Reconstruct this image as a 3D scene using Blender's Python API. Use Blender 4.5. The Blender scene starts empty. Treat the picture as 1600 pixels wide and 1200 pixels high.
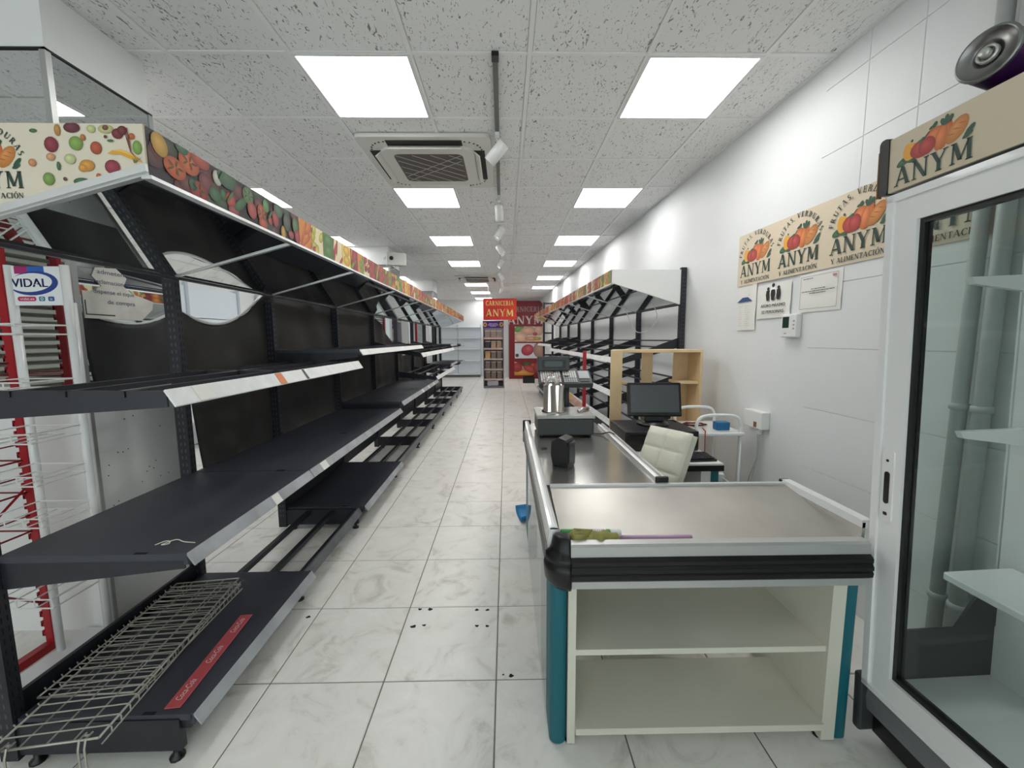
import bpy, bmesh, math, random
from mathutils import Matrix, Vector, Euler
random.seed(7)
SC = bpy.context.scene
COL = SC.collection
PI = math.pi

# ------------------------------------------------------------------ camera
cam_d = bpy.data.cameras.new('camera'); cam = bpy.data.objects.new('camera', cam_d); COL.objects.link(cam)
cam_d.sensor_fit = 'HORIZONTAL'; cam_d.sensor_width = 36.0
cam_d.lens = 633.36 * 36.0 / 1600.0
cam_d.clip_start = 0.02; cam_d.clip_end = 60
def cam_matrix(pitch, yaw, roll):
    cp, sp, cy, sy, cr, sr = math.cos(pitch), math.sin(pitch), math.cos(yaw), math.sin(yaw), math.cos(roll), math.sin(roll)
    B = Matrix(((1,0,0),(0,0,-1),(0,1,0)))
    Rx = Matrix(((1,0,0),(0,cp,-sp),(0,sp,cp))); Ry = Matrix(((cy,0,-sy),(0,1,0),(sy,0,cy))); Rz = Matrix(((cr,-sr,0),(sr,cr,0),(0,0,1)))
    R = Rz @ Rx @ Ry @ B
    return R.transposed() @ Matrix(((1,0,0),(0,-1,0),(0,0,-1)))
cam.matrix_world = Matrix.Translation((0,0,1.3574)) @ cam_matrix(0.11019, 0.01419, -0.00515).to_4x4()
SC.camera = cam
# ------------------------------------------------------------------ world, exposure
W = bpy.data.worlds.new('daylight'); SC.world = W; W.use_nodes = True
W.node_tree.nodes['Background'].inputs[0].default_value = (0.96, 0.98, 1.0, 1)
W.node_tree.nodes['Background'].inputs[1].default_value = 1.4
SC.view_settings.view_transform = 'Standard'; SC.view_settings.look = 'None'
SC.view_settings.gamma = 1.0; SC.view_settings.use_curve_mapping = False
SC.view_settings.exposure = 0.45
SC.cycles.max_bounces = 10; SC.cycles.diffuse_bounces = 5; SC.cycles.transparent_max_bounces = 16
PANEL_POWER = 8.5        # radiance of the ceiling light panels

# ------------------------------------------------------------------ helpers
def lin(c):
    return tuple((v/12.92 if v <= 0.04045 else ((v+0.055)/1.055)**2.4) for v in c)
def H(h):
    return lin(tuple(int(h[i:i+2],16)/255 for i in (0,2,4)))
MATS = {}
def mat(name, col='808080', rough=0.5, metal=0.0, bump=None, var=None, noise=None, emit=0, spec=None, coat=0, objvar=0):
    """plain procedural Principled material; noise=(scale, amount) mottles the colour; bump=(scale,strength)"""
    if name in MATS: return MATS[name]
    m = bpy.data.materials.new(name); m.use_nodes = True; MATS[name] = m
    nt = m.node_tree; b = nt.nodes['Principled BSDF']; L = nt.links
    c = H(col) if isinstance(col, str) else col
    b.inputs['Base Color'].default_value = (*c,1); b.inputs['Roughness'].default_value = rough; b.inputs['Metallic'].default_value = metal
    if spec is not None: b.inputs['Specular IOR Level'].default_value = spec
    if coat: b.inputs['Coat Weight'].default_value = coat
    if emit:
        b.inputs['Emission Color'].default_value = (*c,1); b.inputs['Emission Strength'].default_value = emit
    if noise or bump or objvar:
        tc = nt.nodes.new('ShaderNodeTexCoord')
        vec = tc.outputs['Object']
        if objvar:
            oi = nt.nodes.new('ShaderNodeObjectInfo'); ml = nt.nodes.new('ShaderNodeVectorMath'); ml.operation = 'MULTIPLY_ADD'
            ml.inputs[1].default_value = (17.3, 9.1, 5.7); L.new(oi.outputs['Random'], ml.inputs[0]); L.new(vec, ml.inputs[2]); vec = ml.outputs[0]
    if noise:
        n = nt.nodes.new('ShaderNodeTexNoise'); n.inputs['Scale'].default_value = noise[0]; n.inputs['Detail'].default_value = 5
        L.new(vec, n.inputs['Vector'])
        mr = nt.nodes.new('ShaderNodeMapRange'); mr.inputs[1].default_value = 0.3; mr.inputs[2].default_value = 0.7
        mr.inputs[3].default_value = 1-noise[1]; mr.inputs[4].default_value = 1+noise[1]*0.5; L.new(n.outputs[0], mr.inputs[0])
        mx = nt.nodes.new('ShaderNodeVectorMath'); mx.operation = 'SCALE'; mx.inputs[0].default_value = c
        L.new(mr.outputs[0], mx.inputs['Scale']); L.new(mx.outputs[0], b.inputs['Base Color'])
    if bump:
        n2 = nt.nodes.new('ShaderNodeTexNoise'); n2.inputs['Scale'].default_value = bump[0]; n2.inputs['Detail'].default_value = 3
        L.new(vec, n2.inputs['Vector'])
        bp = nt.nodes.new('ShaderNodeBump'); bp.inputs['Strength'].default_value = bump[1]; bp.inputs['Distance'].default_value = 0.01
        L.new(n2.outputs[0], bp.inputs['Height']); L.new(bp.outputs[0], b.inputs['Normal'])
    return m
def glass_mat(name, tint=(0.93,0.97,0.96), refl=1.0):
    m = bpy.data.materials.new(name); m.use_nodes = True; nt = m.node_tree; nt.nodes.clear(); L = nt.links
    o = nt.nodes.new('ShaderNodeOutputMaterial'); t = nt.nodes.new('ShaderNodeBsdfTransparent'); t.inputs[0].default_value = (*tint,1)
    g = nt.nodes.new('ShaderNodeBsdfGlossy'); g.inputs['Roughness'].default_value = 0.02
    f = nt.nodes.new('ShaderNodeFresnel'); f.inputs[0].default_value = 1.45
    ge = nt.nodes.new('ShaderNodeNewGeometry'); iv = nt.nodes.new('ShaderNodeMath'); iv.operation = 'SUBTRACT'; iv.inputs[0].default_value = 1.0; L.new(ge.outputs['Backfacing'], iv.inputs[1])
    ml = nt.nodes.new('ShaderNodeMath'); ml.operation = 'MULTIPLY'; L.new(f.outputs[0], ml.inputs[0]); L.new(iv.outputs[0], ml.inputs[1])
    mx = nt.nodes.new('ShaderNodeMixShader'); L.new(ml.outputs[0], mx.inputs[0]); L.new(t.outputs[0], mx.inputs[1]); L.new(g.outputs[0], mx.inputs[2]); L.new(mx.outputs[0], o.inputs[0])
    MATS[name] = m; return m

class MB:
    """collects shapes into one mesh"""
    def __init__(s): s.v=[]; s.f=[]; s.mi=[]; s.M=None; s.cur=0; s.sm=[]
    def _add(s, vs, fs, smooth=False):
        k=len(s.v)
        for p in vs:
            p=Vector(p)
            if s.M is not None: p = s.M @ p
            s.v.append(tuple(p))
        for f in fs: s.f.append(tuple(k+i for i in f)); s.mi.append(s.cur); s.sm.append(smooth)
        return s
    def box(s, x0,x1,y0,y1,z0,z1):
        if x0>x1: x0,x1=x1,x0
        if y0>y1: y0,y1=y1,y0
        if z0>z1: z0,z1=z1,z0
        v=[(x0,y0,z0),(x1,y0,z0),(x1,y1,z0),(x0,y1,z0),(x0,y0,z1),(x1,y0,z1),(x1,y1,z1),(x0,y1,z1)]
        return s._add(v,[(0,3,2,1),(4,5,6,7),(0,1,5,4),(1,2,6,5),(2,3,7,6),(3,0,4,7)])
    def bbox(s, x0,x1,y0,y1,z0,z1, b=0.004, seg=2):
        """bevelled box"""
        bm=bmesh.new(); bmesh.ops.create_cube(bm,size=1)
        for v in bm.verts:
            v.co=Vector((x0+(x1-x0)*(v.co.x+.5), y0+(y1-y0)*(v.co.y+.5), z0+(z1-z0)*(v.co.z+.5)))
        bmesh.ops.bevel(bm,geom=list(bm.edges),offset=b,segments=seg,affect='EDGES',profile=0.5)
        bm.verts.index_update()
        s._add([v.co[:] for v in bm.verts],[[v.index for v in f.verts] for f in bm.faces], False); bm.free(); return s
    def prism(s, poly, axis, a, b):
        """poly = 2D points in the two other axes (order xyz without axis), extruded a..b"""
        n=len(poly)
        def P(p,t):
            return {'x':(t,p[0],p[1]),'y':(p[0],t,p[1]),'z':(p[0],p[1],t)}[axis]
        v=[P(p,a) for p in poly]+[P(p,b) for p in poly]
        f=[tuple(range(n-1,-1,-1)),tuple(range(n,2*n))]+[(i,(i+1)%n,n+(i+1)%n,n+i) for i in range(n)]
        return s._add(v,f)
    def tube(s, pts, r, seg=8, cap=True, closed=False):
        pts=[Vector(p) for p in pts]; n=len(pts); rs=r if isinstance(r,(list,tuple)) else [r]*n
        vs=[]; up=None
        for i,p in enumerate(pts):
            if closed: d=(pts[(i+1)%n]-pts[i-1])
            else: d=(pts[min(i+1,n-1)]-pts[max(i-1,0)])
            d.normalize()
            if up is None:
                up=Vector((0,0,1)) if abs(d.z)<.9 else Vector((1,0,0))
            a=up-d*up.dot(d)
            if a.length<1e-5: a=d.orthogonal()
            a.normalize(); b=d.cross(a); up=a
            for k in range(seg):
                t=2*PI*k/seg; vs.append(p+(a*math.cos(t)+b*math.sin(t))*rs[i])
        fs=[]
        for i in range(n if closed else n-1):
            for k in range(seg):
                j=(i+1)%n; fs.append((i*seg+k,i*seg+(k+1)%seg,j*seg+(k+1)%seg,j*seg+k))
        s._add(vs,fs,seg>5)
        if cap and not closed:
            k=len(s.v)-len(vs)
            s.f.append(tuple(k+i for i in range(seg-1,-1,-1))); s.mi.append(s.cur); s.sm.append(False)
            s.f.append(tuple(k+(n-1)*seg+i for i in range(seg))); s.mi.append(s.cur); s.sm.append(False)
        return s
    def lathe(s, prof, seg=24, c=(0,0,0), axis='z'):
        """prof = [(r,h)...] round an axis through c"""
        vs=[]; fs=[]
        for r,h in prof:
            for k in range(seg):
                t=2*PI*k/seg; x,y=r*math.cos(t),r*math.sin(t)
                q={'z':(x,y,h),'x':(h,x,y),'y':(y,h,x)}[axis]
                vs.append((c[0]+q[0],c[1]+q[1],c[2]+q[2]))
        for i in range(len(prof)-1):
            for k in range(seg): fs.append((i*seg+k,i*seg+(k+1)%seg,(i+1)*seg+(k+1)%seg,(i+1)*seg+k))
        return s._add(vs,fs,True)
    def grid(s, fn, nu, nv, smooth=True):
        vs=[fn(i/nu,j/nv) for j in range(nv+1) for i in range(nu+1)]
        fs=[(j*(nu+1)+i,j*(nu+1)+i+1,(j+1)*(nu+1)+i+1,(j+1)*(nu+1)+i) for j in range(nv) for i in range(nu)]
        return s._add(vs,fs,smooth)
    def mesh(s, name, mats):
        me=bpy.data.meshes.new(name); me.from_pydata(s.v,[],s.f)
        if not isinstance(mats,(list,tuple)): mats=[mats]
        for m in mats: me.materials.append(m)
        me.polygons.foreach_set('material_index', s.mi); me.polygons.foreach_set('use_smooth', s.sm); me.update()
        return me
    def build(s, name, mats, parent=None, loc=None, rot=None, fixn=True):
        me=s.mesh(name,mats)
        if fixn:
            bm=bmesh.new(); bm.from_mesh(me); bmesh.ops.recalc_face_normals(bm,faces=bm.faces); bm.to_mesh(me); bm.free()
        o=bpy.data.objects.new(name,me); COL.objects.link(o)
        if parent: o.parent=parent
        if loc: o.location=loc
        if rot: o.rotation_euler=rot
        return o
def tag(o, label=None, cat=None, group=None, kind=None):
    if label: o['label']=label
    if cat: o['category']=cat
    if group: o['group']=group
    if kind: o['kind']=kind
    return o
def thing(name,label,cat,loc=(0,0,0),rz=0,group=None):
    o=bpy.data.objects.new(name,None); COL.objects.link(o); o.location=loc; o.rotation_euler=(0,0,rz); o.empty_display_size=.1
    return tag(o,label,cat,group)
def inst(src,name,parent=None,loc=(0,0,0),rot=None,scale=None):
    o=bpy.data.objects.new(name,src if isinstance(src,bpy.types.Mesh) else src.data); COL.objects.link(o)
    if parent: o.parent=parent
    o.location=loc
    if rot: o.rotation_euler=rot
    if scale: o.scale=scale
    return o
def rrect(x0,x1,y0,y1,r,seg=5):
    p=[]
    for cx,cy,a in ((x1-r,y0+r,-90),(x1-r,y1-r,0),(x0+r,y1-r,90),(x0+r,y0+r,180)):
        for k in range(seg+1):
            t=math.radians(a+90*k/seg); p.append((cx+r*math.cos(t),cy+r*math.sin(t)))
    return p

# ------------------------------------------------------------------ flat print (ink on panels): coloured 2-D shapes, vertex colours
def print_mat(name='print_ink', rough=0.45):
    if name in MATS: return MATS[name]
    m=bpy.data.materials.new(name); m.use_nodes=True; nt=m.node_tree
    a=nt.nodes.new('ShaderNodeVertexColor'); a.layer_name='ink'
    nt.links.new(a.outputs[0], nt.nodes['Principled BSDF'].inputs['Base Color']); nt.nodes['Principled BSDF'].inputs['Roughness'].default_value=rough
    MATS[name]=m; return m
def _clip(poly, rect):
    u0,v0,u1,v1=rect
    for ax,lim,sg in ((0,u0,1),(0,u1,-1),(1,v0,1),(1,v1,-1)):
        out=[]; n=len(poly)
        for i in range(n):
            a=poly[i]; b=poly[(i+1)%n]; da=(a[0][ax]-lim)*sg; db=(b[0][ax]-lim)*sg
            if da>=0: out.append(a)
            if (da>=0)!=(db>=0):
                t=da/(da-db); out.append((tuple(a[0][k]+(b[0][k]-a[0][k])*t for k in (0,1)), tuple(a[1][k]+(b[1][k]-a[1][k])*t for k in (0,1,2))))
        poly=out
        if len(poly)<3: return []
    return poly
TXT={}
def font_polys(s, shear=0.0):
    """built-in font outline as triangles/polygons, cap height about 0.72"""
    key=(s,shear)
    if key not in TXT:
        cu=bpy.data.curves.new('lettering','FONT'); cu.body=s; cu.size=1; cu.shear=shear; cu.resolution_u=3
        o=bpy.data.objects.new('lettering',cu); COL.objects.link(o); dg=bpy.context.evaluated_depsgraph_get(); dg.update()
        me=bpy.data.meshes.new_from_object(o.evaluated_get(dg)); P=[[(me.vertices[i].co.x,me.vertices[i].co.y) for i in f.vertices] for f in me.polygons]
        bpy.data.meshes.remove(me); bpy.data.objects.remove(o); bpy.data.curves.remove(cu); TXT[key]=P
    return TXT[key]
def glyph(ch):
    """serif capital as convex polygons, height 1; returns polys, advance"""
    T,t=.2,.09; P=[]
    def ln(x0,y0,x1,y1,w): P.append([(x0-w/2,y0),(x0+w/2,y0),(x1+w/2,y1),(x1-w/2,y1)])
    def hb(x0,x1,y,h=t): P.append([(x0,y-h/2),(x1,y-h/2),(x1,y+h/2),(x0,y+h/2)])
    def sf(x,top=False,h=.17):
        P.append([(x-h,.0),(x+h,.0),(x+h*.8,.065),(x-h*.8,.065)] if not top else [(x-h*.8,.935),(x+h*.8,.935),(x+h,1),(x-h,1)])
    def arc(cx,cy,rx,ry,a0,a1,n=9,w=T,w2=t):
        for k in range(n):
            q=[]
            for a in (a0+(a1-a0)*k/n, a0+(a1-a0)*(k+1)/n):
                c,s_=math.cos(math.radians(a)),math.sin(math.radians(a)); q.append(((cx+rx*c,cy+ry*s_),(cx+(rx-w)*c,cy+(ry-w2)*s_)))
            P.append([q[0][0],q[1][0],q[1][1],q[0][1]])
    acc={'Ó':'O','Í':'I','Á':'A'}.get(ch)
    if acc:
        P2,adv=glyph(acc); return P2+[[(adv*.4,1.08),(adv*.5,1.08),(adv*.68,1.3),(adv*.5,1.3)]],adv
    if ch=='A': ln(.1,0,.42,1,t); ln(.76,0,.44,1,T); hb(.2,.62,.32); sf(.1,h=.14); sf(.76); adv=.95
    elif ch=='N': ln(.14,0,.14,1,t); ln(.74,0,.14,1,T); ln(.76,0,.76,1,t); sf(.14,h=.14); sf(.12,True,.14); sf(.76,True,.14); adv=.95
    elif ch=='Y': ln(.43,0,.43,.48,T); ln(.43,.42,.12,1,T); ln(.43,.42,.74,1,t); sf(.43); sf(.13,True); sf(.74,True,.14); adv=.9
    elif ch=='M': ln(.15,0,.17,1,t); ln(.5,.12,.2,1,T); ln(.5,.12,.86,1,t); ln(.9,0,.88,1,T); sf(.15,h=.14); sf(.9); sf(.17,True,.14); sf(.88,True,.14); adv=1.1
    elif ch=='V': ln(.42,0,.12,1,T); ln(.44,0,.72,1,t); sf(.13,True); sf(.72,True,.13); adv=.86
    elif ch=='I': ln(.18,0,.18,1,T); sf(.18); sf(.18,True); adv=.4
    elif ch=='L': ln(.18,0,.18,1,T); sf(.18,True); hb(.04,.62,.045); P.append([(.55,0),(.62,0),(.62,.28),(.57,.28)]); adv=.68
    elif ch in 'EF':
        ln(.18,0,.18,1,T); hb(.04,.62,.955); hb(.18,.5,.52); P.append([(.55,.72),(.62,.72),(.62,1),(.57,1)])
        if ch=='E': hb(.04,.64,.045); P.append([(.57,0),(.64,0),(.64,.28),(.59,.28)])
        else: sf(.18)
        adv=.7
    elif ch=='T': ln(.36,0,.36,1,T); sf(.36); hb(.03,.69,.955); P.append([(.03,.72),(.09,.72),(.1,1),(.03,1)]); P.append([(.63,.72),(.69,.72),(.69,1),(.62,1)]); adv=.76
    elif ch=='R': ln(.18,0,.18,1,T); sf(.18); sf(.14,True,.12); arc(.3,.73,.34,.27,-90,90); hb(.18,.34,.955); hb(.18,.34,.5); ln(.66,0,.4,.5,T); sf(.68,h=.12); adv=.85
    elif ch=='D': ln(.18,0,.18,1,T); arc(.3,.5,.48,.5,-90,90); hb(.04,.32,.955); hb(.04,.32,.045); adv=.86
    elif ch=='O': arc(.46,.5,.43,.52,0,360,18); adv=.92
    elif ch=='C': arc(.46,.5,.43,.52,50,310,14); P.append([(.66,.7),(.76,.7),(.76,1),(.7,.98)]); P.append([(.68,.1),(.76,.1),(.76,.3),(.7,.28)]); adv=.84
    elif ch=='U': ln(.18,.3,.18,1,T); ln(.72,.3,.72,1,t); arc(.42,.32,.34,.34,180,360); sf(.18,True); sf(.72,True,.13); adv=.88
    elif ch=='S': arc(.32,.74,.27,.28,40,270); arc(.32,.27,.29,.29,-140,90); adv=.64
    elif ch==',': P.append([(.06,.12),(.2,.12),(.18,-.05),(.08,-.18)]); adv=.3
    else: adv=.4
    return P,adv
class Print:
    def __init__(s,rect): s.rect=rect; s.t=[]; s.n=0
    def poly(s,pts,col,cols=None):
        s.n+=1; c=lin(col) if not isinstance(col,str) else H(col)
        p=_clip([(tuple(q),cols[i] if cols else c) for i,q in enumerate(pts)], s.rect)
        if p: s.t.append((s.n,p))
        return s
    def fill(s,col): u0,v0,u1,v1=s.rect; return s.poly([(u0,v0),(u1,v0),(u1,v1),(u0,v1)],col)
    def polys(s,ps,col):
        s.n+=1; c=H(col) if isinstance(col,str) else lin(col)
        for q in ps:
            p=_clip([(tuple(x),c) for x in q], s.rect)
            if p: s.t.append((s.n,p))
        return s
    def ell(s,cx,cy,rx,ry,col,rot=0,seg=14,hi=.55,edge=.66):
        """round fruit as printed: lighter towards upper left, darker rim"""
        s.n+=1; c=H(col) if isinstance(col,str) else lin(col); r=math.radians(rot); co,si=math.cos(r),math.sin(r)
        rim=tuple(x*edge for x in c); mid=tuple(min(1,x*1.12+(1-x)*hi*.08) for x in c)
        ring=[(cx+rx*math.cos(2*PI*k/seg)*co-ry*math.sin(2*PI*k/seg)*si, cy+rx*math.cos(2*PI*k/seg)*si+ry*math.sin(2*PI*k/seg)*co) for k in range(seg)]
        ce=(cx-rx*.2*co,cy+ry*.25)
        for k in range(seg):
            p=_clip([(ce,mid),(ring[k],rim),(ring[(k+1)%seg],rim)], s.rect)
            if p: s.t.append((s.n,p))
        return s
    def flat(s,cx,cy,rx,ry,col,rot=0,seg=16):
        r=math.radians(rot); co,si=math.cos(r),math.sin(r)
        return s.poly([(cx+rx*math.cos(2*PI*k/seg)*co-ry*math.sin(2*PI*k/seg)*si, cy+rx*math.cos(2*PI*k/seg)*si+ry*math.sin(2*PI*k/seg)*co) for k in range(seg)],col)
    def serif(s,txt,cx,cy,h,col,w=None,xs=1.0,gap=.04):
        L=[]; x=0
        for ch in txt:
            P,a=glyph(ch)
            L+= [[(px+x,py) for px,py in q] for q in P]; x+=a+gap
        sx=h*xs if w is None else w/x
        return s.polys([[(cx+(px-x/2)*sx, cy+py*h) for px,py in q] for q in L],col)
    def arc_serif(s,txt,cx,cy,R,h,col,a0,a1,ry=1.0):
        tot=sum(glyph(c)[1]+.06 for c in txt); x=0; out=[]
        for ch in txt:
            P,a=glyph(ch); m=math.radians(a0+(a1-a0)*(x+a/2)/tot); c,si=math.cos(m),math.sin(m)
            for q in P:
                out.append([(cx+(R+py*h)*c+(px-a/2)*h*si, cy+((R+py*h)*si-(px-a/2)*h*c)*ry) for px,py in q])
            x+=a+.06
        return s.polys(out,col)
    def text(s,txt,cx,cy,h,col,w=None,shear=0.0,rot=0,bold=0):
        P=font_polys(txt,shear); xs=[x for q in P for x,_ in q]; x0,x1=min(xs),max(xs); k=h/.72
        sx=k if w is None else w/(x1-x0); r=math.radians(rot); co,si=math.cos(r),math.sin(r)
        def tf(x,y): a,b=(x-(x0+x1)/2)*sx,y*k; return (cx+a*co-b*si, cy+a*si+b*co)
        out=[[tf(x,y) for x,y in q] for q in P]
        if bold: out+=[[(x+bold,y) for x,y in q] for q in out]
        return s.polys(out,col)
    def build(s,name,parent,O,U,V,step=.00006,base=.0008,rough=.45,label=None):
        O,U,V=Vector(O),Vector(U).normalized(),Vector(V).normalized(); N=U.cross(V)
        vs=[];fs=[];cs=[]
        for lay,p in s.t:
            k=len(vs)
            for (u,v),c in p: vs.append(O+U*u+V*v+N*(base+lay*step)); cs.append(c)
            fs.append(tuple(range(k,k+len(p))))
        me=bpy.data.meshes.new(name); me.from_pydata([tuple(v) for v in vs],[],fs)
        at=me.color_attributes.new('ink','FLOAT_COLOR','POINT')
        at.data.foreach_set('color',[x for c in cs for x in (*c,1.0)])
        me.materials.append(print_mat('print_ink_%d'%int(rough*100),rough)); me.update()
        o=bpy.data.objects.new(name,me); COL.objects.link(o)
        if parent: o.parent=parent
        if label: o['label']=label
        return o
GREEN='1f3d33'
def logo(p,cx,cy,s,arc=True,sub=True,sy=.60):
    """fruit and bread emblem over ANYM; s = overall width of the word"""
    base=cy; k=s
    class Q:                                   # squeezes the picture vertically about the base line
        def __getattr__(q,n): return getattr(P0,n)
        def ell(q,x,y,rx,ry,c,rot=0,*a): P0.ell(cx+(x-cx)*.93,base+(y-base)*sy,rx*.93,ry*(sy+.1),c,rot,*a)
        def flat(q,x,y,rx,ry,c,rot=0,seg=16): P0.flat(cx+(x-cx)*.93,base+(y-base)*sy,rx*.93,ry*(sy+.1),c,rot,seg)
        def poly(q,pts,c): P0.poly([(x,base+(y-base)*sy) for x,y in pts],c)
        def polys(q,ps,c): P0.polys([[(x,base+(y-base)*sy) for x,y in t] for t in ps],c)
    b=base; P0=p; p=Q()
    p.ell(cx-.40*k,b+.37*k,.13*k,.085*k,'2f6b45',20); p.ell(cx-.33*k,b+.33*k,.12*k,.05*k,'2a5f3d',-20)
    p.polys([[(cx-.27*k+.10*k*math.cos(a)-.03*k, b+.56*k+.24*k*math.sin(a)) for a in (2.0,2.4,2.8,3.2,3.6,4.0,4.4)]+[(cx-.20*k+.05*k*math.cos(a), b+.53*k+.2*k*math.sin(a)) for a in (4.2,3.6,3.0,2.4,2.1)]],'e8a83a')
    p.ell(cx-.30*k,b+.79*k,.02*k,.03*k,'4a3a26')
    p.ell(cx+.02*k,b+.66*k,.15*k,.17*k,'e07a35'); p.ell(cx+.16*k,b+.56*k,.07*k,.27*k,'e2702c',-18); p.ell(cx+.10*k,b+.55*k,.075*k,.25*k,'e8803a',-14)
    p.ell(cx+.30*k,b+.56*k,.11*k,.27*k,'d98a3c',-40)
    for q in (-.1,0,.1): p.flat(cx+.30*k+q*k*.7,b+.58*k+q*k*.8,.055*k,.012*k,'b8692a',-15,8)
    p.ell(cx-.15*k,b+.50*k,.17*k,.19*k,'c0392f'); p.ell(cx-.08*k,b+.50*k,.12*k,.18*k,'bf352d')
    p.flat(cx-.16*k,b+.70*k,.05*k,.03*k,'2f6b45',30); p.poly([(cx-.14*k,b+.68*k),(cx-.115*k,b+.68*k),(cx-.04*k,b+.82*k),(cx-.055*k,b+.83*k)],GREEN)
    for dx,dy,rx,ry,ro in ((.02,.92,.03,.06,-35),(-.02,.89,.045,.03,20),(.17,.93,.03,.08,-5),(.12,.90,.03,.07,25),(.22,.90,.03,.07,-30),(.16,.85,.06,.05,0),(.46,.42,.035,.13,-42),(.44,.33,.03,.10,-65)):
        p.flat(cx+dx*k,b+dy*k,rx*k,ry*k,'28523c',ro,10)
    P0.serif('ANYM',cx,b-.12*k,.25*k,GREEN,w=k)
    b+=.07*k
    if sub: P0.serif('Y ALIMENTACIÓN',cx,base-.265*k,.08*k,'2b3a35',w=.94*k)
    if arc: P0.arc_serif('FRUTAS, VERDURAS',cx,base+.22*k,.485*k,.092*k,'2b3a35',170,14,1.0)

# ------------------------------------------------------------------ materials
white_wall = mat('white_wall_paint','e8eaeb',.55,noise=(1.3,.05),bump=(40,.08))
white_col  = mat('white_column_paint','f0f1f0',.5,noise=(2.0,.05))
black_met  = mat('black_powder_coat','23252d',.42,noise=(6,.2),bump=(220,.08))
black_deep = mat('black_slot','07070a',.8)
shelf_met  = mat('charcoal_shelf_plate','3b3d46',.5,noise=(3,.15),bump=(300,.05))
rail_grey  = mat('grey_price_rail','a9adb0',.3,noise=(9,.25))
rail_clear = mat('clear_price_rail','eeefef',.4,noise=(14,.10))
tag_white  = mat('paper_tag','ecebe6',.7)
mirror     = mat('mirror_glass',(.68,.72,.72),.02,1.0)
alu        = mat('aluminium','dedfdf',.3,.6)
steel      = mat('brushed_steel','cbcac7',.20,.9,noise=(2.2,.10))
chrome     = mat('polished_steel','a5a39d',.14,1.0)
teal       = mat('teal_panel','04616f',.45)
cream      = mat('cream_panel','d8d6c8',.4,noise=(3,.06))
white_pl   = mat('white_plastic','e9e9e7',.35)
white_met  = mat('white_enamel','eceded',.25,coat=.3)
black_pl   = mat('black_plastic','0c0c0f',.32)
black_rub  = mat('black_rubber','08080b',.38)
dark_grey  = mat('dark_grey_plastic','3a3d3f',.45)
grey_pl    = mat('grey_plastic','6d7070',.45)
red_pt     = mat('red_paint','a31420',.4)
wire_met   = mat('zinc_wire','b9b7ad',.35,.6)
white_wire = mat('white_wire','e8e8e6',.35)
cloth_blk  = mat('black_cloth','2b2928',.62,noise=(5,.3),bump=(160,.15))
pine       = mat('pine_wood','dfc49a',.55,noise=(4,.14),bump=(40,.08))
seat_cream = mat('cream_leather','d9d6c6',.5,noise=(5,.07),bump=(90,.08))
panel_tan  = mat('tan_sign_board','d9cbb2',.45)
grout      = mat('grout','6f6b66',.8)
g_thin     = glass_mat('thin_glass')
g_tint     = glass_mat('fridge_glass',(.88,.91,.90))

def floor_mat():
    m=bpy.data.materials.new('cream_floor_tile'); m.use_nodes=True; nt=m.node_tree; L=nt.links; b=nt.nodes['Principled BSDF']
    tc=nt.nodes.new('ShaderNodeTexCoord'); oi=nt.nodes.new('ShaderNodeObjectInfo'); ma=nt.nodes.new('ShaderNodeVectorMath'); ma.operation='MULTIPLY_ADD'
    ma.inputs[1].default_value=(31,17,11); L.new(oi.outputs['Random'],ma.inputs[0]); L.new(tc.outputs['Object'],ma.inputs[2])
    n=nt.nodes.new('ShaderNodeTexNoise'); n.inputs['Scale'].default_value=5; n.inputs['Detail'].default_value=8; n.inputs['Roughness'].default_value=.65; n.inputs['Distortion'].default_value=1.2
    L.new(ma.outputs[0],n.inputs['Vector'])
    cr=nt.nodes.new('ShaderNodeValToRGB'); e=cr.color_ramp.elements
    e[0].position=.30; e[0].color=(*H('cac7bf'),1); e[1].position=.66; e[1].color=(*H('f0eeea'),1)
    x=cr.color_ramp.elements.new(.45); x.color=(*H('e8e6e0'),1)
    L.new(n.outputs[0],cr.inputs[0]); L.new(cr.outputs[0],b.inputs['Base Color'])
    b.inputs['Roughness'].default_value=.33
    n2=nt.nodes.new('ShaderNodeTexNoise'); n2.inputs['Scale'].default_value=9; n2.inputs['Detail'].default_value=6; L.new(ma.outputs[0],n2.inputs['Vector'])
    bp=nt.nodes.new('ShaderNodeBump'); bp.inputs['Strength'].default_value=.12; bp.inputs['Distance'].default_value=.01; L.new(n2.outputs[0],bp.inputs['Height']); L.new(bp.outputs[0],b.inputs['Normal'])
    return m
floor_tile_m=floor_mat()
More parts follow.
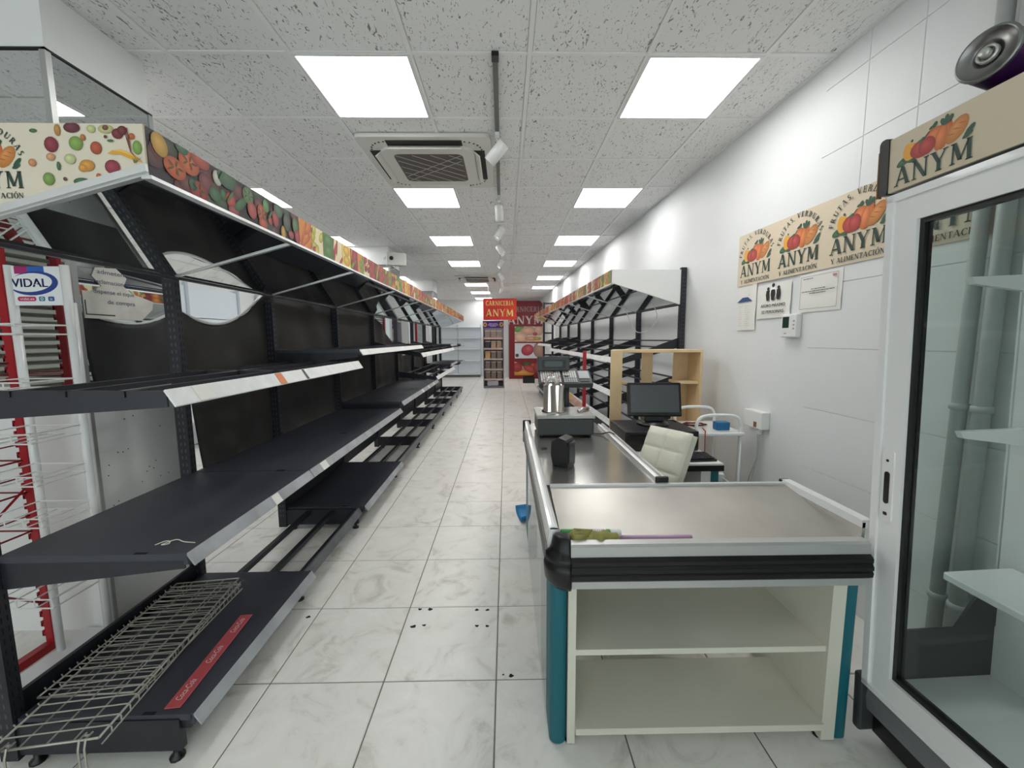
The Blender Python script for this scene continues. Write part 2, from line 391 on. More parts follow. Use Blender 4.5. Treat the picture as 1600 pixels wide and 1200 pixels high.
def ceil_mat():
    m=bpy.data.materials.new('fissured_ceiling_tile'); m.use_nodes=True; nt=m.node_tree; L=nt.links; b=nt.nodes['Principled BSDF']
    tc=nt.nodes.new('ShaderNodeTexCoord'); oi=nt.nodes.new('ShaderNodeObjectInfo'); ma=nt.nodes.new('ShaderNodeVectorMath'); ma.operation='MULTIPLY_ADD'
    ma.inputs[1].default_value=(31,17,11); L.new(oi.outputs['Random'],ma.inputs[0]); L.new(tc.outputs['Object'],ma.inputs[2])
    mp=nt.nodes.new('ShaderNodeMapping'); mp.inputs['Scale'].default_value=(50,19,1); L.new(ma.outputs[0],mp.inputs[0])
    n=nt.nodes.new('ShaderNodeTexNoise'); n.inputs['Scale'].default_value=1; n.inputs['Detail'].default_value=2; n.inputs['Distortion'].default_value=2.2; L.new(mp.outputs[0],n.inputs['Vector'])
    cr=nt.nodes.new('ShaderNodeValToRGB'); e=cr.color_ramp.elements
    e[0].position=.33; e[0].color=(*H('8a8a89'),1); e[1].position=.375; e[1].color=(*H('f0f0ef'),1)
    L.new(n.outputs[0],cr.inputs[0]); L.new(cr.outputs[0],b.inputs['Base Color']); b.inputs['Roughness'].default_value=.9
    bp=nt.nodes.new('ShaderNodeBump'); bp.inputs['Strength'].default_value=.35; bp.inputs['Distance'].default_value=.004; L.new(cr.outputs[0],bp.inputs['Height']); L.new(bp.outputs[0],b.inputs['Normal'])
    return m
ceil_tile_m=ceil_mat()

# ------------------------------------------------------------------ room shell
CZ=2.783
def wallx(y): return 1.783-.036*y
XL=-4.1; YB=15.0; YF=-1.7
def struct(o): o['kind']='structure'; return o
floor=struct(MB().box(XL-.1,2.1,YF-.1,YB+.1,-.12,-.003).build('floor',grout))
# floor tiles 45 cm
FX,FY=-.048,1.488
tb=MB(); g=.0022; h=.225-g; c=.0025
tb._add([(-h,-h,-.003),(h,-h,-.003),(h,h,-.003),(-h,h,-.003),(-h+c,-h+c,0),(h-c,-h+c,0),(h-c,h-c,0),(-h+c,h-c,0)],[(4,5,6,7),(0,1,5,4),(1,2,6,5),(2,3,7,6),(3,0,4,7)])
tile_me=tb.mesh('floor_tile',floor_tile_m)
far=MB()
for j in range(-7,31):
    for i in range(-9,5):
        x,y=FX+.45*(i+.5),FY+.45*(j+.5)
        if x-.225>wallx(y): continue
        near=-3<=j<=14 and i>=-9
        if near and (i<=3):
            inst(tile_me,'floor_tile',floor,(x,y,0))
        else:
            far.M=Matrix.Translation((x,y,0)); far._add([v for v in tb.v],tb.f)
o=far.build('floor_tile_field',floor_tile_m,floor); o['kind']='stuff'
# small stains and screw holes left in the floor
for i,(x,y,r) in enumerate([(-.445,1.922,.010),(-.393,1.921,.012),(-.156,1.911,.010),(-.102,1.909,.010),(-.45,1.797,.014),(-.40,1.805,.010),(-.148,1.796,.010),(-.099,1.794,.009),(.012,1.505,.010),(-.984,1.876,.011),(-.02,1.51,.005)]):
    m=MB(); n=9; m._add([(x,y,.0012)]+[(x+r*(1+.3*math.sin(k*2.3+i))*math.cos(2*PI*k/n),y+r*(.8+.25*math.cos(k*1.7+i))*math.sin(2*PI*k/n),.0004) for k in range(n)],[(0,1+k,1+(k+1)%n) for k in range(n)])
    m.build('screw_hole',black_deep,floor)

wall_right=struct(MB().prism([(wallx(YF),YF),(wallx(YF)+.2,YF),(wallx(YB)+.2,YB),(wallx(YB),YB)],'z',0,CZ+.1).build('wall_right',white_wall))
# painted-over wall tiles whose joints still show beside the cooler
ang=math.atan(-.036)
ZJ=[.0,.29,.627,.963,1.30,1.637,1.974,2.31,2.645,2.78]
for a,b_ in ((1.27,1.77),(1.77,2.27),(.77,1.27)):
    for k in range(len(ZJ)-1):
        z0,z1=ZJ[k],ZJ[k+1]
        parts=[(a,b_)] if z0<1.97 else [(a,(a+b_)/2),((a+b_)/2,b_)]
        for y0,y1 in parts:
            m=MB(); gg=.0011; x0,x1=wallx(y0),wallx(y1); d=.005; t=.0016
            m._add([(x0,y0+gg,z0+gg),(x1,y1-gg,z0+gg),(x1,y1-gg,z1-gg),(x0,y0+gg,z1-gg),(x0-d,y0+gg+t,z0+gg+t),(x1-d,y1-gg-t,z0+gg+t),(x1-d,y1-gg-t,z1-gg-t),(x0-d,y0+gg+t,z1-gg-t)],
                   [(4,5,6,7),(0,1,5,4),(1,2,6,5),(2,3,7,6),(3,0,4,7)])
            m.build('wall_tile',white_wall,wall_right)
wall_left=struct(MB().box(XL-.2,XL,YF,YB,0,CZ+.1).build('wall_left',white_wall))
wall_back=struct(MB().box(XL,1.6,YB,YB+.2,0,CZ+.1).build('wall_back',white_wall))
# shop front behind the camera: low sill, glazing bars, glass
m=MB(); m.box(XL,2.1,YF-.15,YF,0,.35).box(XL,2.1,YF-.15,YF,2.45,CZ+.1)
for x in (XL,-2.2,-.4,1.75): m.box(x,x+.12,YF-.15,YF,.35,2.45)
wall_front=struct(m.build('wall_front',white_col))
win=struct(MB().box(XL+.12,1.75,YF-.09,YF-.08,.35,2.45).build('window_1',g_thin))
ceiling=struct(MB().box(XL-.1,2.1,YF-.1,YB+.1,CZ+.012,CZ+.15).build('ceiling',white_col))
base_l=struct(MB().box(XL,XL+.012,YF,YB,0,.08).build('baseboard_left',mat('grey_skirting','b9bab8',.5)))

# ceiling grid: 60 cm tiles in a T-bar grid
CX,CY=.1285,2.2041
LIGHTS=[]                                  # (i,j,row name, order)
for n,j in enumerate((0,3,6,9,12,15)): LIGHTS.append((1,j,'right',n+1))
for n,j in enumerate((0,3,6,9,14,17,20)): LIGHTS.append((-2,j,'middle',n+1))
for n,j in enumerate((0,3,6,9,12)): LIGHTS.append((-5,j,'left',n))
occ={(i,j) for i,j,_,_ in LIGHTS}
ct=MB(); w=.3-.0145; ct._add([(-w,-w,0),(w,-w,0),(w,w,0),(-w,w,0),(-w,-w,.012),(w,-w,.012),(w,w,.012),(-w,w,.012)],[(3,2,1,0),(4,5,6,7),(0,1,5,4),(1,2,6,5),(2,3,7,6),(3,0,4,7)])
ct_me=ct.mesh('ceiling_tile',ceil_tile_m)
AC1=(-.575,3.46); AC2=(-.66,9.75)
for j in range(-4,22):
    for i in range(-7,3):
        if (i,j) in occ: continue
        x0,y0=CX+.6*i,CY+.6*j
        wd=min(.6,wallx(y0+.3)-x0)
        if wd<.06: continue
        inst(ct_me,'ceiling_tile',ceiling,(x0+wd/2,y0+.3,CZ+.0015),scale=(wd/.6,1,1))
bar_m=mat('white_grid_bar','f2f2f0',.5)
for i in range(-7,4):
    x=CX+.6*i; ym=YB
    if x>wallx(YB): ym=(1.783-x)/.036
    if ym<0.2: continue
    MB().box(x-.012,x+.012,YF,min(ym,YB),CZ-.004,CZ+.011).build('grid_bar',bar_m,ceiling)
for j in range(-4,22):
    y=CY+.6*j; MB().box(XL,wallx(y)-.002,y-.011,y+.011,CZ-.0035,CZ+.0108).build('grid_bar',bar_m,ceiling)
m=MB(); m.prism([(wallx(YF)-.02,YF),(wallx(YF),YF),(wallx(YB),YB),(wallx(YB)-.02,YB)],'z',CZ-.004,CZ+.011); struct(m.build('trim_1',bar_m))

# ceiling light panels
lamp_m=bpy.data.materials.new('lit_diffuser'); lamp_m.use_nodes=True; b=lamp_m.node_tree.nodes['Principled BSDF']
b.inputs['Base Color'].default_value=(.9,.9,.9,1); b.inputs['Emission Color'].default_value=(1,.99,.965,1); b.inputs['Emission Strength'].default_value=PANEL_POWER
ORD=['first','second','third','fourth','fifth','sixth','seventh','eighth','ninth']
fm=MB(); fm.box(-.297,.297,-.297,-.280,-.006,.006).box(-.297,.297,.280,.297,-.006,.006).box(-.297,-.280,-.280,.280,-.006,.006).box(.280,.297,-.280,.280,-.006,.006)
f_me=fm.mesh('lamp_frame',white_met); d_me=MB().box(-.281,.281,-.281,.281,-.002,.005).mesh('diffuser',lamp_m)
for i,j,row,n in LIGHTS:
    x,y=CX+.6*(i+.5),CY+.6*(j+.5)
    vis=n if row!='left' else n+1
    nm='behind the viewer' if (row!='left' and n==0) else '%s from the viewer'%ORD[vis-1]
    t=thing('ceiling_light','square lit ceiling panel, %s in the %s row of panels'%(nm,row),'ceiling light',(x,y,CZ),0,'lit ceiling panels')
    inst(f_me,'lamp_frame',t); inst(d_me,'diffuser',t)

# air-conditioning cassettes
def cassette(x,y,label):
    t=thing('air_conditioner',label,'air conditioner',(x,y,CZ),0,'ceiling cassettes')
    wm=mat('cassette_white','d9d8d2',.4); S=.475
    m=MB(); m.prism(rrect(-S,S,-S,S,.04),'z',-.03,-.004); m.build('panel',wm,t)
    # raised inner cover with rounded corners
    m=MB(); m.prism(rrect(-.345,.345,-.345,.345,.10),'z',-.052,-.03); m.build('inner_cover',wm,t)
    for k in range(4):
        m=MB(); m.M=Matrix.Rotation(k*PI/2,4,'Z'); m.box(-.27,.27,-.425,-.345,-.0325,-.0295); m.build('air_slot',mat('slot_dark','2b2a28',.7),t)
        m=MB(); m.M=Matrix.Rotation(k*PI/2,4,'Z'); m.M=m.M@Matrix.Translation((0,-.36,-.046))@Matrix.Rotation(math.radians(38),4,'X'); m.box(-.26,.26,-.035,.03,-.004,.004); m.build('louvre',wm,t)
        m=MB(); m.M=Matrix.Rotation(k*PI/2,4,'Z'); 
        for a in range(6): 
            th=math.radians(-90+8+a*15); m.box(.27+.135*math.cos(th)-.006,.27+.135*math.cos(th)+.006,-.27+.135*math.sin(th)-.006,-.27+.135*math.sin(th)+.006,-.0325,-.0295)
        m.build('corner_vents',mat('slot_dark','2b2a28',.7),t)
    m=MB(); m.prism(rrect(-.26,.26,-.26,.26,.05),'z',-.0535,-.051); gr=m.build('grille',mat('grille_brown','6e6864',.6,noise=(30,.2)),t)
    m=MB()
    def slat(x,y,dx,dy):
        """thin rib through (x,y) clipped to the grille square"""
        ts=[]
        for lim in (-.245,.245):
            for c0,d0,c1,d1 in ((x,dx,y,dy),(y,dy,x,dx)):
                tt=(lim-c0)/d0
                if abs(c1+d1*tt)<=.2451: ts.append(tt)
        if len(ts)>1: m.tube([(x+dx*min(ts),y+dy*min(ts),-.0548),(x+dx*max(ts),y+dy*max(ts),-.0548)],.0028,4)
    for q in (-.045,.045): slat(0,q,1,.8); slat(0,q,1,-.8)
    for q in (.15,.26,.37): slat(0,q,1,.8); slat(0,-q,1,.8)
    m.build('grille_slats',mat('slat_pale','b9b3ab',.5),gr)
    m=MB()
    for q in range(50): m.box(-.25+q*.01,-.2465+q*.01,-.252,.252,-.0545,-.0535)
    m.build('grille_mesh',mat('grille_fine','4c4745',.6),gr)
    return t
cassette(*AC1,'white square ceiling air conditioner with brown grille, nearest')
cassette(*AC2,'white square ceiling air conditioner far down the aisle')

# ceiling track and spotlights
t=thing('spotlight_track','dark metal lighting track fixed along the ceiling','track',(-.045,2.2,CZ-.004),.008)
MB().box(-.014,.014,.0,1.95,-.018,0).build('rail',mat('track_metal','6d6c6a',.35,.8),t)
MB().box(-.018,.018,-.02,.03,-.022,0).build('end_cap',black_pl,t)
MB().box(-.012,.012,1.95,9.2,-.012,0).build('rail',white_met,t)
for n,(y,tx,ty) in enumerate(((2.98,-.75,.35),(4.35,.05,.1),(5.15,-.45,-.3),(6.1,.55,-.3),(7.2,-.4,-.4),(8.6,.5,-.2),(9.8,.2,-.3),(11.0,-.3,-.3))):
    x=-.045-.008*(y-2.2)
    s=thing('spotlight','white cylindrical spotlight, %s from the viewer on the ceiling track'%ORD[n],'spotlight',(x,y,CZ-.022),0,'track spotlights')
    MB().box(-.015,.015,-.05,.05,-.02,0).build('adapter',white_met,s)
    MB().tube([(0,0,-.02),(0,0,-.085)],.007,8).build('stem',white_met,s)
    m=MB(); m.M=Matrix.Translation((0,0,-.11))@Matrix.Rotation(ty,4,'X')@Matrix.Rotation(-tx,4,'Y')
    m.lathe([(0,.07),(.040,.07),(.043,.065),(.043,-.085),(.036,-.085),(.034,-.05),(0,-.05)],20); m.build('lamp_head',white_met,s)
    m=MB(); m.M=Matrix.Translation((0,0,-.11))@Matrix.Rotation(ty,4,'X')@Matrix.Rotation(-tx,4,'Y')
    m.lathe([(0,-.056),(.033,-.056)],16); m.build('lens',mat('spot_lens','f4f2ea',.3,emit=1.5),s)

# mirrored columns
def column(name,label,x0,x1,y0,y1,zm,zlow=0.0):
    t=thing(name,label,'column',((x0+x1)/2,(y0+y1)/2,0)); hx,hy=(x1-x0)/2,(y1-y0)/2
    MB().box(-hx,hx,-hy,hy,0,CZ).build('shaft',white_col,t)
    if zm:
        for k,(a,b_) in enumerate((((hx,hx+.006),(-hy,hy)),((-hx,hx),(-hy-.006,-hy)))):
            MB().box(a[0],a[1],b_[0],b_[1],zlow,zm).build('mirror_panel',mirror,t)
        m=MB(); 
        for sx,sy in ((hx,-hy),(hx,hy),(-hx,-hy)): m.box(sx-.014,sx+.010,sy-.010,sy+.014,0.02,zm)
        m.build('edge_trim',mat('trim_grey','b5b7b6',.35,.5),t)
        m=MB(); m.box(-hx-.01,hx+.012,-hy-.012,-hy,zm,zm+.008).box(hx,hx+.012,-hy-.012,hy+.01,zm,zm+.008); m.build('top_bead',black_pl,t)
    return t
c1=column('mirrored_column','white column clad with mirrors above the near left shelves',-2.42,-1.863,1.81,2.29,2.53,1.16)
for k in range(26): MB().tube([(.2783,(y_:=random.uniform(-.2,.2)),(z_:=random.uniform(.45,1.1))),(.2793,y_,z_)],.003,6).build('screw_hole',black_deep,c1)
column('mirrored_column','white column with box camera, rising behind the left shelves',-2.42,-1.80,6.45,7.05,2.50,.2)
column('mirrored_column','farthest white column rising behind the left shelves',-2.35,-1.75,9.9,10.5,2.50,.2)

# ------------------------------------------------------------------ gondola shelving
FRUIT=['c23a2b','d9542b','e07f2c','e9b73a','7aa03a','4f7f34','a02a2c','c8c24a','d86a34','8b2433','e3953b','b8443a']
def veg_print(p,u0,u1,h):
    rnd=random.Random(3); p.fill('2c2428')
    L=(u1-u0)
    big=[(.05,.76,.034,.052,'d9a63c',15),(.11,.42,.05,.05,'d9652f',0),(.18,.72,.05,.058,'dc6b36',0),(.24,.93,.05,.04,'b8482f',0),(.15,.97,.03,.03,'2f6b45',0),(.26,.45,.036,.05,'7e2f38',10),(.33,.74,.026,.04,'d6d3c6',0),(.39,.86,.06,.055,'3f6a48',0),
      (.22,.16,.045,.05,'b02a26',0),(.19,.25,.02,.03,'2f5f3a',20),(.31,.28,.035,.04,'356b40',0),(.36,.38,.02,.03,'2f6b3a',0),(.405,.34,.03,.042,'c8402a',0),(.42,.09,.035,.03,'a83a38',0),(.47,.36,.055,.026,'356b38',38),(.53,.72,.04,.05,'6f8f5e',0),(.555,.36,.035,.05,'b84a40',0),(.63,.42,.035,.055,'cc5a30',0),(.64,.14,.035,.035,'c8502c',0),
      (.67,.72,.026,.042,'5f9a52',0),(.70,.34,.02,.03,'b83a34',0),(.75,.48,.03,.055,'b23a34',0),(.78,.80,.04,.05,'4a6b48',0),(.82,.14,.022,.05,'d3a035',0),(.86,.55,.035,.06,'4a5a48',0),(.90,.2,.03,.03,'a03038',0),(.95,.6,.03,.06,'5a7a50',0),(.97,.25,.03,.05,'a82a34',0)]
    for k in range(40): p.ell(u0+rnd.random()*L, rnd.random()*h, .03+.02*rnd.random(), .03*h/.14, rnd.choice(['5a2a2a','38402e','6b2f2c','2f4a34']))
    for x,y,rx,ry,c,r in big:
        p.ell(u0+x*L,y*h,rx*L*1.0,ry*.62,c,r,18)
    for x,y in ((.18,.74),(.11,.44),(.22,.2),(.63,.42),(.53,.74)):
        for a in range(5): p.flat(u0+x*L+.02*math.cos(a*1.26),y*h+.012*math.sin(a*1.26),.012,.003,'4a5a34',a*72,6)
    for x,y in ((.36,.9),(.4,.42),(.7,.5)): p.flat(u0+x*L,y*h,.03,.006,'3f6f45',50,8)
def pics_print(p,u0,u1,h,step=.135,seed=1,flip=False):
    rnd=random.Random(seed); p.fill('8a5a3a'); n=max(1,round((u1-u0)/step)); st=(u1-u0)/n
    for k in range(n):
        a=u0+k*st; bg=rnd.choice(['e6d36a','8f2028','dfe0b0','c65a2a','4f7a35','ead9b0','a8322c','d98a30']); 
        p.poly([(a,0),(a+st-.004,0),(a+st-.004,h),(a,h)],bg)
        f=rnd.choice(FRUIT); r=p.rect; p.rect=(max(a,r[0]),0,min(a+st-.004,r[2]),h)
        kind=rnd.random()
        if kind<.3:
            for q in range(2): p.ell(a+st*.5,h*(.28+.46*q),st*.42,h*.25,f,0,12)
        elif kind<.7:
            for q in range(7): p.ell(a+st*rnd.random(),h*rnd.random(),st*.28,h*.17,rnd.choice([f,f,rnd.choice(FRUIT)]),rnd.random()*90,9)
        else:
            for q in range(6): p.ell(a+st*rnd.random(),h*(q+.5)/6,st*.5,h*.09,rnd.choice([f,rnd.choice(FRUIT)]),rnd.uniform(30,80),8)
        p.rect=r
def gondola(name,label,x0,rot,sx,ys,D,zt,zb,zr,near_slots,depth_up=.055):
    """run of black shelving; local x*sx = out into the aisle, y along it. Only frame, feet and canopy here."""
    t=thing(name,label,'shelving',(x0,0,0),rot); t['sx']=sx
    for n,y in enumerate(ys):
        m=MB(); m.box(-depth_up*sx,0,y-.018,y+.018,.02,zt-.02 if sx>0 else zt+.02); m.cur=1
        if n<near_slots:
            for k in range(52):
                z=.1+.0352*k
                if z>zt-.05: break
                m.cur=1
                for dy in (-.008,.008): m.box(0,.0006*sx,y+dy-.002,y+dy+.002,z,z+.018)
                m.cur=2
                for dx in (.018,.037): m.box(-dx*sx-.003,-dx*sx+.003,y-.0186,y-.018,z,z+.016)
        m.build('upright',[black_met,black_deep,mat('slot_light','50535c',.6)],t)
        m=MB(); m.box(0,.51*sx,y-.012,y+.012,.035,.145); m.build('base_foot',black_met,t)
        for dx in (.04,.485): MB().lathe([(0,0),(.022,0),(.022,.008),(.010,.014),(.010,.04)],10,(dx*sx,y,0)).build('levelling_foot',black_pl,t)
    # canopy: mirrors under, dividers, fascia
    for n in range(len(ys)-1):
        a,b=ys[n]+.004,ys[n+1]-.004
        m=MB(); m.prism([((D-.012)*sx,zb+.006),((D-.012)*sx,zb+.010),(.004*sx,zr+.004),(.004*sx,zr)],'y',a,b); m.build('canopy_mirror',mirror,t)
        m=MB(); m.prism([((D-.02)*sx,zb+.012),((D-.02)*sx,zb+.016),(.004*sx,zr+.010),(.004*sx,zr+.006)],'y',a,b); m.build('mirror_backing',black_met,t)
    m=MB(); m.box(-.012*sx,.006*sx,ys[0],ys[-1],zr-.014,zr-.001); m.build('canopy_rear_bar',black_met,t)
    for y in ys:
        m=MB(); m.prism([((D-.012)*sx,zb-.001),((D-.012)*sx,zb+.012),(.0*sx,zr+.006),(.0*sx,zr-.006)],'y',y-.009,y+.009); m.build('canopy_divider',alu if sx>0 else white_met,t)
        m=MB(); m.prism([((D-.02)*sx,zt-.03),((D-.02)*sx,zb+.02),(0,zr+.02),(0,zr+.07)],'y',y-.004,y+.004); m.build('canopy_arm',black_met,t)
    return t
def fascia(t,sx,D,a,b,zb,zt,paint):
    m=MB(); m.box((D-.010)*sx,D*sx,a,b,zb,zt); f=m.build('fascia_panel',alu,t)
    hh=zt-zb; p=Print((0,0,b-a,hh)); paint(p,b-a,hh)
    if sx>0: p.build('fascia_print',f,(D,a,zb),(0,1,0),(0,0,1))
    else: p.build('fascia_print',f,(-D,b,zb),(0,-1,0),(0,0,1))
    m=MB(); m.box((D-.022)*sx,(D+.006)*sx,a,b,zb-.010,zb); m.build('lower_trim',alu,f)
def bracket(t,sx,y,D,zr,zf,h0=.085,h1=.035,th=.0035):
    m=MB(); m.prism([(0,zr-h0),(0,zr),(D*sx,zf),(D*sx,zf-h1)],'y',y-th,y+th); return m.build('bracket',black_met,t)
def plate(t,sx,a,b,D,z,price=rail_grey,tags=(),name='shelf'):
    g=.003; m=MB(); m.box(.003*sx,D*sx,a+g,b-g,z-.022,z)
    m.box((D-.006)*sx,(D+.006)*sx,a+g,b-g,z-.036,z+.003)
    m.cur=1; m.box((D-.16)*sx,(D-.12)*sx,a+g,a+g+.012,z,z+.0006); m.box((D-.16)*sx,(D-.12)*sx,b-g-.008,b-g,z,z+.0006); m.cur=0
    s=m.build(name,[shelf_met,black_deep],t)
    for y in (a+.012,b-.012): bracket(t,sx,y,D-.01,z-.012,z-.012,.10,.04)
    # sloping price rail along the front edge
    m=MB(); m.prism([((D+.006)*sx,z+.002),((D+.030)*sx,z-.036),((D+.026)*sx,z-.040),((D+.002)*sx,z-.002)],'y',a+g,b-g); pr=m.build('price_rail',price,s)
    for q,wd in tags:
        m=MB(); m.prism([((D+.0085)*sx,z+.001),((D+.0315)*sx,z-.0355),((D+.0305)*sx,z-.0365),((D+.0075)*sx,z)],'y',q,q+wd); m.build('price_tag',tag_white,s)
    return s
def frame_shelf(t,sx,a,b,D,zr,zf,price=rail_clear,bars=(.12,.28,.44),tags=(),pz=.045,lip=.03):
    """shelf frame left without its plate: two brackets, long bars, price rail"""
    for y in (a+.008,b-.008): bracket(t,sx,y,D,zr,zf,.09,.05)
    for x in bars:
        z=zr+(zf-zr)*x/D
        bw=.012 if sx>0 else .008; m=MB(); m.box((x-bw)*sx,(x+bw)*sx,a,b,z-.008-bw,z-.002); m.build('cross_bar',black_met,t)
    m=MB(); m.prism([(D*sx,zf+.004),((D+lip)*sx,zf-pz),((D+lip-.004)*sx,zf-pz-.004),((D-.004)*sx,zf)],'y',a,b); pr=m.build('price_rail',price,t)
    for q,wd,c in tags:
        m=MB(); m.prism([((D+.0025)*sx,zf+.003),((D+lip+.0015)*sx,zf-pz+.002),((D+lip)*sx,zf-pz+.001),((D+.001)*sx,zf+.002)],'y',q,q+wd); m.build('price_tag',c,pr)
def base_bars(t,sx,a,b):
    for x,w in ((.16,.014),(.33,.014),(.49,.016)):
        m=MB(); m.box((x-w)*sx,(x+w)*sx,a+.012,b-.012,.112,.138); m.build('base_bar',black_met,t)
    m=MB(); m.box(.505*sx,.515*sx,a,b,.085,.15); m.prism([(.515*sx,.15),(.54*sx,.11),(.535*sx,.105),(.51*sx,.145)],'y',a,b); m.build('base_rail',mat('dark_price_rail','6e7074',.35,noise=(7,.3)),t)
def kick(t,sx,a,b,z0,z1):
    MB().box(-.035*sx,-.02*sx,a+.018,b-.018,z0,z1).build('back_panel',black_met,t)

# ---- left run
LY=[1.20,2.01,2.83,3.92,5.02,6.12,7.22,8.32,9.42,10.45]
LD=.585
GL=gondola('gondola_shelving','long run of empty black shelving with fruit-print canopy along the left',-1.56,.0095,1,LY,LD,1.945,1.815,1.665,5)
for n in range(len(LY)-1):
    if n!=1: kick(GL,1,LY[n],LY[n+1],.03 if n<1 else .12,.22 if n<1 else .42)
# base level
orange=mat('orange_tag','e08a5a',.6)
plate(GL,1,LY[0]-.01,LY[1],.55,.16); plate(GL,1,LY[2],LY[3],.55,.16)
for n in (1,3,4,5,6,7,8): base_bars(GL,1,LY[n],LY[n+1])
# middle level
plate(GL,1,LY[0],LY[1],.57,.70,tags=((1.66,.05),)); plate(GL,1,LY[1],LY[2],.57,.70,tags=((2.12,.07),)); plate(GL,1,LY[2],LY[3]-.05,.57,.70)
plate(GL,1,LY[3],LY[4],.57,.755,tags=((4.9,.06),)); plate(GL,1,LY[4],LY[5],.57,.755,tags=((5.3,.06),(5.7,.06)))
frame_shelf(GL,1,LY[5],LY[6],.56,.88,.80); frame_shelf(GL,1,LY[6],LY[7],.56,.88,.80); plate(GL,1,LY[8],LY[9],.58,.83)
plate(GL,1,LY[7],LY[8],.5,.86)
# upper level
frame_shelf(GL,1,LY[0],LY[1],.56,1.215,1.21,tags=((1.30,.07,tag_white),(1.78,.05,orange)),bars=(.10,.26,.43))
frame_shelf(GL,1,LY[1],LY[2],.56,1.215,1.21,tags=((2.02,.02,black_met),),bars=(.10,.26,.43))
plate(GL,1,LY[2],LY[3],.565,1.29,rail_clear,((3.0,.8),)); plate(GL,1,LY[3],LY[4],.565,1.29,rail_clear,((4.1,.8),))
for n in (4,5,6): frame_shelf(GL,1,LY[n],LY[n+1],.56,1.33,1.19,tags=((LY[n]+.2,.1,tag_white),(LY[n]+.6,.1,tag_white)))
plate(GL,1,LY[7],LY[8],.50,1.26); plate(GL,1,LY[8],LY[9],.59,1.25)
# canopy fascia
def f_big(p,L,h): veg_print(p,0,L,h)
FA=LY[0]-.01
fascia(GL,1,LD,FA,2.03,1.815,1.945,f_big)
q=2.03; k=0
for e in LY[2:]:
    fascia(GL,1,LD,q,e,1.815,1.945,lambda p,L,h,k=k: pics_print(p,0,L,h,.125,11+k)); q=e; k+=1
# end panel of the canopy with emblem
m=MB(); y=FA; m.prism([(-.10,1.945),(LD,1.945),(LD,1.842),(-.10,1.655)],'y',y-.006,y); ep=m.build('canopy_end_panel',panel_tan,GL)
m=MB(); m.prism([(LD,1.842),(-.10,1.655),(-.10,1.635),(LD,1.822)],'y',y-.010,y+.004); m.build('lower_trim',alu,ep)
p=Print((-.10,1.655,LD,1.945)); p.poly([(-.10,1.657),(LD,1.842),(LD,1.945),(-.10,1.945)],'e0d6c2')
logo(p,.165,1.797,.18)
PXF=[(74,208,6,3,'3f6b45'),(112,207,5,9,'c08a40'),(135,203,13,8,'6b2234'),(165,205,7,6,'c8cc8a'),(188,205,12,7,'c9c98a'),(188,203,5,4,'7a4a2a'),(206,212,9,8,'7a1f2a'),(214,207,8,7,'6b1f2a'),(228,216,5,5,'c0602c'),(100,229,11,12,'8e2436'),(139,227,11,11,'86a84a'),(151,218,4,5,'c0703a'),(170,234,9,10,'b8502c'),
 (235,233,7,11,'7fa547'),(97,248,7,6,'d8a070'),(127,251,9,8,'cdd39a'),(108,262,3,7,'3f6b45'),(67,257,6,6,'d29058'),(153,261,12,9,'dd9a3c'),(146,265,7,6,'dd9a3c'),(193,263,12,11,'9c2f44'),(90,282,9,10,'7fa04a'),(116,282,3,3,'6a3a30'),(142,286,13,6,'3f6b45'),(170,277,4,4,'c0602c'),(194,223,5,2,'3f6b45'),(187,217,2.5,2.5,'6b2234')]
def pxm(a,b): return (.17+a*.00169, 1.942-(b-198)*.00169)
for a,b,rx,ry,c in PXF: x,z=pxm(a,b); p.ell(x,z,rx*.0017,ry*.0017,c,0,14)
p.polys([[pxm(*q) for q in ((187,243),(195,238),(210,236),(232,246),(241,256),(226,252),(208,244))]],'e0a33a')
p.polys([[pxm(*q) for q in ((196,238),(210,236),(226,244),(232,248),(210,240))]],'efc05a')
for q in ((216,203),(219,203),(222,203)): p.polys([[pxm(*q),pxm(q[0]+1,q[1]),pxm(226,240),pxm(234,252),pxm(224,240)]],'7a3a30')
for q in range(7): p.polys([[pxm(228,257),pxm(230,257),pxm(226+q*3,246+(q%2)*3)]],'6f7a3a')
p.build('emblem_print',ep,(0,y-.006,0),(1,0,0),(0,0,1))

# ---- right run
RY=[3.75,4.85,5.95,7.05,8.15,9.25,10.35]; RD=.635
GR=gondola('gondola_shelving','run of empty black shelving with fruit-print canopy against the right wall',1.725,.036,-1,RY,RD,1.975,1.855,1.67,2,.05)
for n in range(6):
    a,b=RY[n],RY[n+1]
    frame_shelf(GR,-1,a,b,.53,1.36 if n<4 else 1.40,1.17 if n<4 else 1.25,bars=(.04,.2,.36),tags=((a+.3,.05,tag_white),(a+.7,.05,tag_white)))
    frame_shelf(GR,-1,a,b,.53,1.02,.84,bars=(.04,.2,.36)); frame_shelf(GR,-1,a,b,.53,.70,.54,bars=(.04,.2,.36),tags=((a+.5,.06,tag_white),))
    plate(GR,-1,a,b,.55,.17)
for n in range(6): fascia(GR,-1,RD,RY[n],RY[n+1],1.855,1.975,lambda p,L,h,n=n: pics_print(p,0,L,h,.125,41+n))
m=MB(); m.prism([(.0,1.975),(-RD,1.975),(-RD,1.855),(0,1.67)],'y',RY[0]-.012,RY[0]-.006); m.build('canopy_end_panel',white_met,GR)
